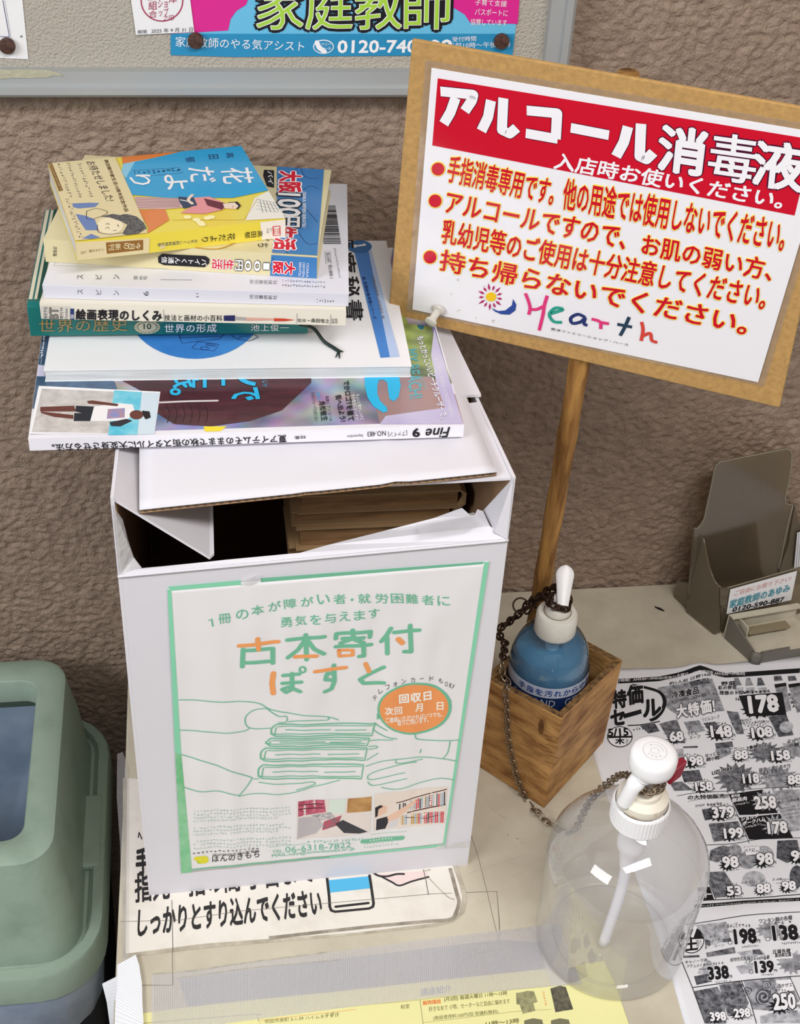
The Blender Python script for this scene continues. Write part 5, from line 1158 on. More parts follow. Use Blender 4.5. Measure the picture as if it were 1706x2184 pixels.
# ================================================================ LEAFLET HOLDER
ua = math.radians(14); hu = V((math.cos(ua), math.sin(ua), 0)); hv = V((-hu.y, hu.x, 0))
SMK = clear_mat('smoky_plastic', tint=(.64, .56, .44), haze=.24, hazecol=(.30, .25, .18), rough=.12, edge=.3)
def Lh(S, pts): return [S.hit(1420 + a / 4.367, 930 + b / 4.367) for a, b in pts]
P0 = on_z(1466, 1305.6, 0); Pf = V((.4875, -.0790, 0))
LH = thing('leaflet_holder', 'smoky grey plastic leaflet holder standing against the wall', 'holder', P0)
SBk = Surf(P0, hu, V((0, 0, 1)) + hv * .05); SSd = Surf(P0, Pf - P0, (0, 0, 1)); SFr = Surf(Pf, hu, (0, 0, 1))
prism('back_panel', Lh(SBk, [(200, 1640), (225, 1400), (265, 860), (300, 855), (352, 780), (385, 640), (440, 380), (455, 300), (490, 252), (560, 230), (1080, 128), (1130, 122), (1165, 150), (1172, 200), (1150, 400), (1112, 570), (1125, 630), (1190, 645), (1260, 900), (1260, 1420)]), SBk.n * -.002, SMK, LH)
EDGE = mat('smoky_edge', '8f8878', rough=.3)
def edge(S, pts, r=.0007, nm='rim_edge'): tube(nm, smoothpath(Lh(S, pts), 4), r, EDGE, LH, seg=6)
edge(SBk, [(265, 860), (300, 855), (352, 780), (385, 640), (440, 380), (455, 300), (490, 252), (560, 230), (1080, 128), (1130, 122), (1165, 150), (1172, 200), (1150, 400), (1112, 570), (1125, 630), (1190, 645)])
prism('side_wall', Lh(SSd, [(200, 1640), (262, 868), (340, 935), (365, 1000), (430, 1290), (470, 1370), (510, 1410), (505, 1830), (420, 1840)]), SSd.n * .0018, SMK, LH)
edge(SSd, [(270, 872), (210, 1630)]); edge(SSd, [(352, 955), (385, 1130), (430, 1295), (480, 1385), (530, 1415)])
prism('front_wall', Lh(SFr, [(505, 1405), (590, 1410), (1200, 1235), (1260, 1220), (1260, 1700), (505, 1840)]), SFr.n * .0018, SMK, LH)
edge(SFr, [(530, 1415), (590, 1408), (900, 1322), (1255, 1220)])
prism('base', [P0 + V((.0008, 0, .0008)), Pf + V((.0008, .0, .0008)), Pf + hu * .1 + V((0, 0, .0008)), P0 + hu * .1 + V((0, 0, .0008))], (0, 0, .002), SMK, LH)
fo = on_z(1438, 1275, 0); prism('foot', [fo, P0 + V((0, .004, 0)), P0 + V((0, .004, .034)), fo + V((.0, 0, .022))], hv * .002, SMK, LH)
prism('side_wall', [q for q in Lh(SBk, [(1190, 645), (1130, 1000), (1045, 1250), (1060, 1300), (1250, 1240), (1262, 900)])], SBk.n * .002, SMK, LH)
edge(SBk, [(1180, 650), (1120, 900), (1075, 1120), (1048, 1240)], .0009)
# label card in front of the wall of the holder
LC = thing('label_card', 'white printed card slipped on front of the leaflet holder', 'card', Lh(SFr, [(560, 1620)])[0])
prism('card', [q + SFr.n * .0026 for q in Lh(SFr, [(585, 1412), (1205, 1240), (1150, 1510), (550, 1640)])], SFr.n * .0004, PAPER, LC)
p = Print(SFr, LC, base=.0033); p.view(1420, 930, 286, 1249)
p.text('この紙ごと切取り下さい!', (615, 1470), (1140, 1330), (632, 1420), mat('faded_pink', 'd99a94'), 1, .0) if 0 else p.text('ご自由にお取り下さい!', (615, 1470), (1140, 1330), (632, 1420), mat('faded_pink', 'd99a94'), 1, .0)
p.text('家庭教師のあゆみ', (572, 1586), (1130, 1428), (585, 1510), mat('card_teal', '4d97a8'), 1, .03); p.text('0120-590-887', (600, 1618), (1075, 1520), (612, 1575), BLACK, 1, .03); p.build()
# white leaflets standing behind
LF = thing('leaflets', 'white leaflets standing in the holder pocket at right edge', 'leaflets', Lh(SBk, [(1200, 1230)])[0])
for k in range(3): prism('leaflet', [q + SBk.n * (.004 + k * .0016) for q in Lh(SBk, [(1170 + k * 12, 1215), (1200 + k * 10, 880 - k * 8), (1262, 860 - k * 8), (1262, 1215)])], SBk.n * .0006, PAPER, LF)
# card tray
TA = V((.4955, -.0860, 0)); TB = V((.5125, -.1245, 0)); TD = on_z(1706, 1400, 0)
TY = thing('card_tray', 'low cream card tray with grey sides in front of the leaflet holder', 'tray', TA)
TRG = mat('tray_grey', '6b675f', rough=.35); TRC = mat('tray_cream', 'c9c1ad', rough=.5, var=.1, vscale=80)
tu = (TD - TB).normalized(); tu.z = 0; Wt = .075; hb, hf_ = .029, .014
A0, B0 = TA, TB; A1, B1 = TA + tu * Wt, TB + tu * Wt; cB = B0 + (A0 - B0) * .12; cB2 = B0 + tu * .006
zv = lambda h: V((0, 0, h + .0006))
prism('tray_side', [A0 + zv(0), cB + zv(0), cB + zv(hf_), A0 + zv(hb)], (A1 - A0).normalized() * .002, TRG, TY)
vs_ = [cB, B0 + (A0 - B0) * .05 + tu * .0009, B0 + (A0 - B0) * .015 + tu * .003, B0 + tu * .0065]
o = mesh('tray_corner', [q + zv(0) for q in vs_] + [q + zv(hf_) for q in vs_], [(i, i+1, i+5, i+4) for i in range(3)], TRG, TY, smooth=True); so = o.modifiers.new('t', 'SOLIDIFY'); so.thickness = .002; so.offset = 1
box('tray_front', B0 + tu * .0062 + zv(0), tu * .030, V((-tu.y, tu.x, 0)) * .002, (0, 0, hf_), TRG, TY); box('tray_front', B0 + tu * .0362 + zv(0), tu * .05, V((-tu.y, tu.x, 0)) * .002, (0, 0, hf_ - .004), TRG, TY)
fz = zv(.010); prism('tray_floor', [cB + fz + tu * .002, B0 + tu * .0065 + fz + V((0, .002, 0)), B0 + tu * .08 + fz, A1 + fz, A0 + fz + tu * .002], (0, 0, .0008), TRC, TY)
prism('tray_back', [A0 + zv(.0), A1 + zv(.0), A1 + zv(hb), A0 + zv(hb)], hv * .002, TRC, TY)
prism('tray_lip', [A0 + zv(hb), A1 + zv(hb), A1 + zv(hb) + hv * -.006, A0 + zv(hb) + hv * -.006], (0, 0, .0012), TRC, TY)
iu = tu * .009; prism('card_slot', [A0 + iu + zv(.008) + hv * -.006, A0 + iu + zv(hb - .002) + hv * -.004, A0 + iu + tu * .0012 + zv(hb - .002) + hv * -.004, A0 + iu + tu * .0012 + zv(.008) + hv * -.006], hv * -.014, TRC, TY)
for k in range(3): box('card', A0 + iu + tu * .003 + zv(.012 + k * .003) + hv * (-.004 - k * .0025), tu * .045, hv * -.010, (0, 0, .0012), mat('brown_cards', '8d8168', rough=.6), TY)

# ================================================================ WASTE BIN
BNG = mat('sage_plastic', '95a898', rough=.42, col2='869a8a', vscale=18, bump=.12, bscale=300, thresh=(.3, .5))
BN = thing('waste_bin', 'sage green lidded waste bin with plastic bag left of the counter', 'waste bin', (-.25, -.17, -.85))
def rrect(x0, x1, y0, y1, r, z, n=7):
    pts = []
    for cx_, cy_, a0 in ((x1 - r, y1 - r, 0), (x0 + r, y1 - r, 90), (x0 + r, y0 + r, 180), (x1 - r, y0 + r, 270)):
        for i in range(n): a = math.radians(a0 + 90 * i / (n - 1)); pts.append(V((cx_ + r * math.cos(a), cy_ + r * math.sin(a), z)))
    return pts
def loft(name, rings, m_, parent, close0=False, close1=False, **k):
    n = len(rings[0]); vs = [v for r in rings for v in r]; fs = []
    for j in range(len(rings) - 1):
        for i in range(n): i2 = (i + 1) % n; fs.append((j*n+i, j*n+i2, (j+1)*n+i2, (j+1)*n+i))
    if close0: fs.append(tuple(reversed(range(n))))
    if close1: fs.append(tuple(range((len(rings)-1)*n, len(rings)*n)))
    o = mesh(name, vs, fs, m_, parent, smooth=True, **k); o.data.set_sharp_from_angle(angle=math.radians(50)); return o
ZT, ZR = -.025, -.132; XL_ = -.42
yb, yf = -.036, -.279; xo = -.1385; iy0, iy1, ix = -.252, -.066, -.165
rim_ = (XL_ + .0, -.1055, -.318, -.012)
rings = [rrect(XL_ + .05, ix + .001, iy0 - .001, iy1 + .001, .016, ZT - .028), rrect(XL_ + .05, ix, iy0, iy1, .016, ZT - .002), rrect(XL_ + .048, ix + .002, iy0 - .002, iy1 + .002, .018, ZT),
         rrect(XL_ + .022, xo - .005, yf + .005, yb - .005, .026, ZT), rrect(XL_ + .019, xo - .001, yf + .001, yb - .001, .029, ZT - .002), rrect(XL_ + .018, xo, yf, yb, .030, ZT - .007),
         rrect(XL_ + .014, xo + .007, yf - .010, yb + .004, .032, ZT - .05), rrect(XL_ + .010, xo + .012, yf - .018, yb + .008, .034, ZR + .004), rrect(XL_ + .009, xo + .014, yf - .020, yb + .009, .034, ZR - .004), rrect(XL_ + .008, xo + .017, yf - .023, yb + .011, .036, ZR - .005),
         rrect(XL_ + .006, rim_[1] - .014, rim_[2] + .014, rim_[3] - .010, .045, ZR - .003), rrect(XL_ + .004, rim_[1] - .011, rim_[2] + .011, rim_[3] - .008, .048, ZR + .003), rrect(XL_ + .001, rim_[1] - .002, rim_[2] + .002, rim_[3] - .002, .055, ZR + .003), rrect(XL_, rim_[1], rim_[2], rim_[3], .056, ZR), rrect(XL_, rim_[1] + .001, rim_[2] - .001, rim_[3] + .001, .056, ZR - .030), rrect(XL_ + .002, rim_[1] - .002, rim_[2] + .002, rim_[3] - .002, .056, ZR - .030)]
loft('lid', rings, BNG, BN)
bevel(box('grip_ledge', (xo + .008, -.205, ZR - .004), (.020, 0, 0), (0, .085, 0), (0, 0, .008), BNG, BN), .003, 3)
BODY = mat('bin_black', '1b1d26', rough=.6)
loft('bin_body', [rrect(XL_ + .03, -.135, -.295, -.035, .04, -.849), rrect(XL_ + .006, rim_[1] - .008, rim_[2] + .008, rim_[3] - .008, .052, ZR - .028)], BODY, BN, close0=True)
BAGM = mat('bag_plastic', '9fb0c4', rough=.3, trans=.25, col2='8396ae', vscale=15, bump=.5, bscale=60)
def bag_ring(x0, x1, y0, y1, r, z, am, s):
    P_ = rrect(x0, x1, y0, y1, r, z, n=16); out = []
    for i, q in enumerate(P_):
        d = noise.noise(V((q.x * 60, q.y * 60, s))) * am; c = V(((x0 + x1) / 2, (y0 + y1) / 2, z)); e = (q - c).normalized(); out.append(q + e * d + V((0, 0, d * .6)))
    return out
loft('bag_lining', [bag_ring(XL_ + .04, ix + .012, iy0 - .012, iy1 + .010, .02, ZT - .045, .003, 1), bag_ring(XL_ + .04, ix + .010, iy0 - .008, iy1 + .006, .02, ZT - .075, .008, 2), bag_ring(XL_ + .05, ix, iy0, iy1, .03, ZT - .13, .012, 3), bag_ring(XL_ + .06, ix - .02, iy0 + .03, iy1 - .02, .04, ZT - .22, .018, 4), bag_ring(XL_ + .09, ix - .06, iy0 + .07, iy1 - .05, .03, ZT - .30, .02, 5)], BAGM, BN, close1=True)
loft('bag_skirt', [bag_ring(XL_ + .003, rim_[1] - .0045, rim_[2] + .0045, rim_[3] - .004, .054, ZR - .026, .0, 6), bag_ring(XL_, rim_[1] - .004, rim_[2] + .001, rim_[3] - .004, .055, ZR - .045, .002, 7), bag_ring(XL_, rim_[1] - .006, rim_[2] + .002, rim_[3] - .006, .055, ZR - .075, .004, 8), bag_ring(XL_ + .0, rim_[1] - .009, rim_[2] + .006, rim_[3] - .008, .054, ZR - .10, .004, 9)], BAGM, BN)
# ================================================================ FLYER
NPX0, NPX1, NPY0, NPY1 = .3302, .72, -.62, -.1195
def hn(x, y):
    d = max(0, min(1, (x - .355) / .04)) * max(0, min(1, (y + .60) / .05)); q = max(0, min(1, (x - .345) / .02))
    a = .0022 * max(0, noise.noise(V((x * 16, y * 11, 2))) + .15)
    b = .0045 * math.exp(-(((x - .4575 - (y + .12) * .02) / .013) ** 2)) * math.exp(-((y + .118) / .05) ** 2)
    c = .0008 * max(0, noise.noise(V((x * 60, y * 14, 5))))
    f = .0016 * math.exp(-((y + .398) / .006) ** 2)
    # pressed flat under the plywood box, the bottle and the tray
    k = 1
    for ox, oy, rr in ((.295, -.4175, .07), (.274, -.2, .10), (.53, -.11, .045)):
        k *= max(0, min(1, (math.hypot(x - ox, y - oy) - rr) / .03))
    return .00035 + (a + c * q + f * q) * d * k + b * max(0, min(1, (math.hypot(x - .53, y + .11) - .045) / .02))
FLY = thing('sale_flyer', 'black and white supermarket sale flyer spread on the counter', 'flyer', (.335, -.48, 0))
NP = mat('newsprint', 'e2e2e6', rough=.6, spec=.2)
def newspaper():
    st = .0055; nx = int((NPX1 - NPX0) / st); ny = int((NPY1 - NPY0) / st); vs = []
    for j in range(ny + 1):
        y = NPY0 + (NPY1 - NPY0) * j / ny
        xl = .3302 + .006 * min(1, max(0, (-.2534 - y) / .19)) - .0013 * max(0, (-.447 - y) / .04)
        for i in range(nx + 1):
            x = xl + (NPX1 - xl) * i / nx; vs.append(V((x, y - .003 * math.sin((x - .38) * 25) * (j == ny), hn(x, y))))
    W_ = nx + 1; fs = [(j*W_+i, j*W_+i+1, (j+1)*W_+i+1, (j+1)*W_+i) for j in range(ny) for i in range(nx)]
    o = mesh('paper_sheet', vs, fs, NP, FLY, smooth=True); so = o.modifiers.new('t', 'SOLIDIFY'); so.thickness = .00012; so.offset = -1
newspaper()
p = Print(CS, FLY, hf=hn, base=.00022, lay=.00007); p.maxe = .006
K1 = ink('news_black', '17171c', rough=.5); KG = [mat('halftone_%d' % i, a, rough=.55, col2=b, vscale=v, detail=6) for i, (a, b, v) in enumerate((('8f9096', '3c3d44', 260), ('b3b4ba', '6a6b72', 180), ('6e6f76', '2c2d33', 320), ('c9cad0', '8e8f96', 220)))]
HW = mat('news_white', 'ecebef', rough=.5)
rd = random.Random(21)
def star(c, rx, ry, m, ly, n=14, inner=.6, skew=0):
    pts = []
    for i in range(2 * n):
        a = math.pi * i / n; r = 1 if i % 2 == 0 else inner + .1 * rd.random(); pts.append((c[0] + rx * r * math.cos(a) + skew * r * math.sin(a), c[1] + ry * r * math.sin(a)))
    p.poly(pts, m, ly)
def price(t, x0, x1, y0, y1, dark=False, burst=True, sl=-.05):
    w_ = x1 - x0; h_ = y1 - y0; dy = sl * w_
    if not dark:
        if burst: star((x0 + .28 * w_, y1 - .22 * h_), w_ * .58, h_ * .62, K1, 3, 12, .5)
        p.text(t, (x0 + w_ * .05, y1), (x1, y1 + dy), (x0 - w_ * .02, y0), HW, 5, .05, K1, .05)
    else: p.text(t, (x0 + w_ * .05, y1), (x1, y1 + dy), (x0 - w_ * .02, y0), K1, 5, .055, HW, .03)
    k = h_ * .3
    p.text('円', (x1 + 4, y1 + dy), (x1 + 4 + k * .8, y1 + dy), (x1 + 3, y1 + dy - k * .8), K1, 5, .02)
    p.greek((x0 - w_ * .35, y0 - h_ * .12), (x0 + w_ * .75, y0 - h_ * .12 + dy), (x0 - w_ * .36, y0 - h_ * .36), K1, 8, 3.5); p.greek((x0 - w_ * .45, y0 + h_ * .25), (x0 - w_ * .05, y0 + h_ * .23), (x0 - w_ * .45, y0 + h_ * .05), K1, 5, 3.5)
    p.greek((x0 + w_ * .35, y1 + h_ * .3), (x1 + w_ * .1, y1 + h_ * .3 + dy), (x0 + w_ * .34, y1 + h_ * .12), K1, 9, 4)
p.view(1260, 1400, 446)
def bandp(top_, bot_, m, ly):
    n = len(top_); vs = [p.q(x) for x in top_ + bot_[::-1]]; p.add(vs, [(i, i + 1, 2*n - 2 - i, 2*n - 1 - i) for i in range(n - 1)], m, ly, 'printed_artwork')
T_ = [(225, 188), (400, 180), (560, 168), (700, 140), (880, 104), (1000, 128), (1100, 140), (1300, 128), (1706, 100)]
bandp(T_, [(a - 4, b + 38) for a, b in T_], K1, 1)
p.text('〔時間〕AM9:00〜PM9:00/定休日', (230, 214), (690, 186), (232, 190), HW, 2, .01); p.text('水曜日・(1F専門店街 AM10:00〜PM8:00)', (695, 184), (1255, 162), (700, 148), HW, 2, .01)
# sale title in its black ring
p.line([(560 + 0, 540), (420, 562), (300, 568)], .0012, K1, 3, sm=6)
p.line([(330, 240), (450, 262), (560, 300), (600, 370), (580, 450), (530, 510), (480, 530)], .0035, K1, 2, sm=6)
for ch, x0, x1, y0, y1 in (('特', 180, 290, 290, 430), ('価', 300, 425, 250, 400), ('セ', 165, 275, 450, 570), ('ル', 430, 570, 370, 500)):
    p.text(ch, (x0, y1), (x1, y1 - 14), (x0 - 6, y0), K1, 4, .055, HW, .03)
p.poly([(262, 476), (408, 438), (414, 472), (268, 512)], K1, 4)
p.ell((236, 660), 104, 86, K1, 2); p.ell((236, 660), 97, 79, HW, 2.5); p.poly([(140, 655), (334, 652), (332, 668), (141, 672)], K1, 3); p.poly([(141, 672), (332, 668), (310, 715), (236, 740), (165, 715)], HW, 2.8)
p.text('5/15', (144, 658), (305, 650), (140, 598), K1, 4, .04); p.text('木', (200, 722), (272, 720), (200, 672), K1, 4, .05); p.text('限り', (285, 722), (310, 722), (285, 680), K1, 4, .0)
for a, b, m_, ly in (((530, 240), (1040, 500), KG[1], 1.5), ):
    p.poly([(540, 262), (800, 215), (985, 200), (1090, 450), (720, 500), (620, 430)], m_, ly)
p.poly([(800, 220), (950, 200), (970, 240), (820, 262)], KG[2], 1.8); p.text('約1人前 日替14点', (640, 240), (975, 180), (640, 215), K1, 3, .02); p.text('冷凍食品', (660, 352), (880, 315), (655, 295), K1, 3, .04, HW, .03); p.text('(一部商品は除く)', (660, 392), (1000, 330), (658, 365), K1, 3, .0)
rowtext(p, '大特価!', (700, 520), (1090, 455), (-14, -115), HW, layer=5, weight=.05, outline=K1, ow=.05)
rowtext(p, '野菜', (1060, 250), (1180, 240), (0, -36), K1, layer=4, weight=.03); rowtext(p, '彩の野菜', (1035, 286), (1190, 272), (0, -34), K1, layer=4, weight=.03); rowtext(p, '理想のトマト', (1045, 326), (1290, 315), (0, -36), K1, layer=4, weight=.03)
for i in range(3): x = 1170 + i * 95; p.poly([(x, 180), (x + 30, 178), (x + 60, 240), (x - 5, 245)], KG[i], 2); p.poly([(x + 2, 262), (x + 70, 256), (x + 74, 300), (x + 8, 310)], KG[3], 2)
for x in (1490, 1605): p.poly([(x, 165), (x + 60, 162), (x + 74, 200), (x + 6, 205)], KG[2], 2)
for x in (1495, 1608):
    p.poly([(x, 232), (x + 95, 218), (x + 100, 245), (x + 8, 262)], K1, 2); p.poly([(x + 8, 262), (x + 100, 245), (x + 135, 455), (x + 70, 475)], KG[1], 2)
vt(p, 'そうめん', (1590, 310), (1640, 440), (46, -6), K1, 4, .04, HW, .03)
price('178', 1285, 1530, 335, 468)
p.poly([(1205, 325), (1560, 300), (1590, 490), (1270, 495)], K1, 2.5)
price('178', 1285, 1530, 335, 468, burst=False)
p.poly([(1105, 450), (1200, 462), (1250, 640), (1190, 640), (1150, 560)], KG[0], 2); p.poly([(1445, 500), (1590, 488), (1650, 655), (1530, 668)], KG[2], 2); p.ell((1590, 590), 55, 46, KG[3], 2.5)
p.text('味付け', (1220, 545), (1310, 535), (1218, 520), K1, 4, .0); p.text('きつねうどんあげ(2枚入)', (1190, 572), (1450, 552), (1190, 545), K1, 4, .01)
p.text('うどんスープ', (905, 545), (1050, 515), (900, 515), K1, 3, 0); p.text('うどん', (785, 660), (870, 650), (783, 630), K1, 4, .01); p.text('スープ', (800, 690), (890, 680), (800, 662), K1, 4, .01)
p.poly([(400, 570), (520, 555), (560, 620), (470, 635)], KG[2], 2); p.poly([(555, 560), (700, 525), (770, 720), (650, 715)], KG[0], 2); p.poly([(755, 545), (880, 530), (930, 620), (800, 640)], KG[1], 2); p.poly([(920, 560), (1010, 540), (1060, 590), (960, 620)], KG[2], 2); p.greek((340, 615), (480, 600), (340, 590), K1, 6, 3)
price('148', 975, 1150, 580, 670); price('108', 1310, 1480, 592, 672); price('68', 640, 752, 632, 708)
p.poly([(640, 770), (750, 768), (770, 900), (680, 905)], KG[3], 1.5); p.poly([(750, 748), (868, 742), (868, 758), (750, 762)], KG[2], 2); p.poly([(1010, 720), (1150, 700), (1160, 745), (1020, 765)], KG[2], 2); p.poly([(1010, 770), (1130, 750), (1150, 800), (1040, 850)], KG[1], 2)
p.text('なっとういち', (930, 835), (1110, 800), (930, 808), K1, 4, .02); p.text('超小粒', (940, 868), (1045, 850), (938, 838), K1, 4, .03)
star((1420, 790), 150, 90, KG[0], 2, 15, .62); star((1640, 770), 110, 80, KG[1], 2, 13, .65); p.text('3食焼そば', (1270, 770), (1435, 745), (1268, 740), K1, 4, .04, HW, .04); p.text('ぶっかけ', (1600, 720), (1700, 705), (1600, 690), K1, 4, .02); p.text('の麺', (1615, 755), (1690, 745), (1615, 725), K1, 4, .02)
price('198', 765, 915, 835, 905); price('88', 1170, 1280, 778, 848); price('158', 1470, 1622, 785, 858)
star((1180, 1000), 190, 130, KG[0], 2, 16, .62); star((1520, 1000), 160, 110, KG[1], 2, 14, .62); p.text('UZUMAKI', (985, 980), (1165, 930), (985, 950), K1, 4, .04, HW, .04); p.greek((1000, 1010), (1150, 985), (1000, 992), K1, 8, 4)
p.text('福音バタカカオ75', (1370, 950), (1625, 915), (1368, 918), K1, 4, .01); p.text('ちぎれるスイート', (1370, 975), (1610, 945), (1370, 945), K1, 4, .01); p.text('シュガーパン', (1385, 1005), (1560, 985), (1385, 978), K1, 4, .01)
p.poly([(730, 950), (880, 935), (910, 1020), (760, 1040)], KG[2], 2); p.poly([(640, 1040), (740, 1030), (830, 1100), (680, 1105)], KG[0], 2); p.text('ブレット', (745, 970), (835, 960), (745, 950), K1, 4, 0)
price('158', 850, 992, 1038, 1105); price('118', 1238, 1372, 968, 1040); price('88', 1605, 1720, 980, 1050)
p.line([(700, 1145), (880, 1118), (1120, 1105), (1400, 1080), (1706, 1070)], .0005, K1, 3, sm=4); p.line([(790, 1190), (900, 1170)], .0003, K1, 3)
p.text('の大特価販売!!', (790, 1178), (1120, 1162), (788, 1142), K1, 4, .03); p.greek((850, 1240), (1070, 1215), (850, 1215), K1, 14, 3)
p.poly([(1125, 1130), (1400, 1090), (1530, 1290), (1210, 1300)], K1, 2); star((1430, 1180), 130, 90, KG[3], 2.4, 14, .55); p.poly([(1480, 1110), (1700, 1090), (1720, 1420), (1600, 1440)], KG[3], 1.5); p.poly([(1490, 1105), (1640, 1085), (1700, 1150), (1530, 1190)], KG[1], 1.8)
p.text('豪州産', (1145, 1160), (1215, 1150), (1143, 1135), HW, 4, .02); p.text('豚肩肉', (1150, 1200), (1270, 1180), (1150, 1165), HW, 4, .03); p.text('(100g当り)', (1180, 1225), (1290, 1205), (1180, 1208), HW, 4, .0); p.text('豚ロース肉切身', (1520, 1215), (1700, 1180), (1520, 1190), K1, 4, .02)
for i in range(4): p.greek((1540 + i * 15, 1250 + i * 28), (1700, 1230 + i * 28), (1540 + i * 15, 1236 + i * 28), K1, 11, 3)
p.poly([(1205, 1320), (1540, 1290), (1650, 1490), (1290, 1500)], K1, 2); star((1500, 1380), 120, 90, KG[3], 2.4, 14, .5)
p.text('ショルダー', (1225, 1352), (1400, 1310), (1222, 1320), HW, 4, .04); p.text('ポークハム', (1235, 1390), (1420, 1345), (1235, 1355), HW, 4, .04); p.text('(100g当り)', (1255, 1412), (1390, 1382), (1253, 1392), HW, 4, 0)
p.poly([(905, 1260), (990, 1240), (1010, 1330), (930, 1345)], KG[2], 2); p.poly([(960, 1370), (1200, 1350), (1250, 1480), (1000, 1520)], KG[0], 2); p.greek((960, 1400), (1150, 1375), (960, 1380), K1, 12, 4)
price('379', 988, 1170, 1240, 1325); price('258', 1330, 1512, 1152, 1250, burst=False); price('178', 1440, 1602, 1360, 1452, burst=False); price('199', 1085, 1242, 1412, 1490)
p.line([(1120, 1120), (1290, 1530)], .0004, K1, 3); p.line([(1210, 1308), (1540, 1285)], .0008, HW, 3)
# lower half
p.view(1400, 1780, 306, 1654)
p.line([(560, 130), (900, 110), (1200, 60), (1654, 45)], .0006, K1, 3, sm=4)
p.poly([(620, 190), (760, 130), (860, 150), (830, 250), (700, 330), (600, 300)], KG[0], 2); p.ell((900, 190), 80, 70, KG[1], 2); p.ell((1050, 300), 110, 105, KG[1], 2); p.ell((1230, 240), 120, 100, KG[3], 1.8); p.poly([(1390, 80), (1620, 70), (1654, 280), (1500, 340), (1380, 280)], KG[2], 2); p.poly([(560, 440), (780, 430), (900, 620), (860, 720), (680, 740)], KG[0], 2); p.ell((1120, 520), 130, 90, KG[3], 2); p.ell((1610, 500), 80, 130, KG[2], 2)
p.poly([(1010, 150), (1180, 130), (1190, 230), (1030, 250)], HW, 2.5); p.text('なすび', (1020, 210), (1130, 200), (1020, 175), K1, 4, .01); p.greek((1000, 165), (1180, 150), (1000, 148), K1, 9, 4)
p.text('にんじん', (620, 250), (780, 240), (620, 215), K1, 4, .02); p.text('長ねぎ', (640, 610), (745, 600), (640, 575), K1, 4, .01); p.text('レタス', (980, 575), (1090, 565), (980, 545), K1, 4, .02); p.text('エノキ', (1330, 545), (1440, 535), (1330, 515), K1, 4, .01)
price('98', 760, 942, 268, 390); price('98', 1155, 1340, 232, 360); price('98', 1550, 1740, 205, 320); price('53', 810, 972, 612, 712); price('88', 1155, 1312, 582, 682); price('98', 1445, 1602, 558, 656)
p.poly([(470, 620), (610, 610), (660, 760), (480, 770)], K1, 2); p.text('円均一', (470, 745), (630, 735), (470, 670), HW, 4, .04)
p.line([(560, 470), (680, 755)], .0005, K1, 3); p.line([(440, 775), (1000, 745), (1654, 700)], .0008, K1, 3, sm=4)
BT_ = [(430, 815), (700, 800), (1000, 770), (1300, 750), (1654, 738)]
bandp(BT_, [(a, b + 42) for a, b in BT_], K1, 2); p.greek((450, 850), (1640, 770), (450, 828), HW, 60, 3)
p.line([(330, 1045), (700, 1000), (1100, 940), (1654, 905)], .0006, K1, 3, sm=4); p.line([(240, 1350), (400, 1740), (560, 2184)], .0006, K1, 3)
p.ell((400, 1225), 148, 150, K1, 2); p.ell((400, 1225), 138, 140, HW, 2.5); p.poly([(262, 1215), (300, 1120), (400, 1075), (500, 1110), (540, 1210)], K1, 2.8)
p.text('17', (335, 1195), (470, 1185), (325, 1080), HW, 4, .05); p.text('土', (330, 1345), (470, 1330), (325, 1225), K1, 4, .05); p.text('限り', (460, 1320), (520, 1315), (455, 1225), K1, 4, .0)
p.poly([(440, 1050), (800, 1020), (850, 1230), (600, 1290)], KG[3], 1.6); p.text('おうちスープ', (660, 1100), (930, 1065), (660, 1060), K1, 3, 0); p.poly([(755, 1220), (850, 1205), (860, 1245), (770, 1255)], KG[2], 2.2); p.poly([(555, 1215), (610, 1230), (620, 1290), (560, 1280)], KG[2], 2.2)
p.text('コーン', (660, 1310), (780, 1300), (658, 1280), K1, 3, 0); p.text('8・', (560, 1330), (600, 1325), (558, 1285), K1, 3, 0); p.poly([(570, 1370), (890, 1310), (910, 1380), (580, 1420)], KG[0], 2); p.text('おう', (610, 1205), (680, 1195), (608, 1175), K1, 3, .01); p.text('スープ', (635, 1245), (725, 1235), (635, 1215), K1, 3, .01)
star((1330, 1110), 200, 110, KG[1], 2, 15, .66); p.text('ワンタン麺の各種', (1180, 1035), (1560, 990), (1178, 985), K1, 4, .03, HW, .03)
star((1560, 1480), 190, 150, KG[1], 2, 15, .62); p.poly([(1330, 1340), (1560, 1330), (1570, 1430), (1350, 1450)], HW, 2.4); p.text('豆腐各種', (1335, 1390), (1540, 1370), (1335, 1340), K1, 4, .03); p.text('黒胡麻豆腐', (1360, 1430), (1550, 1410), (1360, 1385), K1, 4, .03)
p.poly([(920, 1370), (1190, 1330), (1250, 1390), (1000, 1440)], KG[3], 2); p.poly([(1100, 1340), (1180, 1330), (1230, 1395), (1110, 1390)], KG[2], 2.2); p.text('植物性乳酸菌ラブレの各種', (845, 1480), (1300, 1440), (845, 1435), K1, 4, .0); p.text('ノレ', (1010, 1500), (1100, 1480), (1010, 1460), K1, 4, .02)
p.poly([(910, 1530), (1110, 1500), (1100, 1600), (970, 1620)], KG[3], 2); p.poly([(290, 1405), (490, 1395), (495, 1420), (300, 1428)], KG[2], 2)
p.text('キャノーラ油', (330, 1500), (580, 1470), (330, 1460), K1, 4, .01); p.text('ナチュメイド', (350, 1545), (560, 1530), (350, 1505), K1, 4, 0); p.poly([(430, 1640), (600, 1610), (640, 1700), (460, 1740)], KG[2], 2); p.poly([(600, 1450), (700, 1540), (560, 1640), (470, 1600)], KG[3], 1.8)
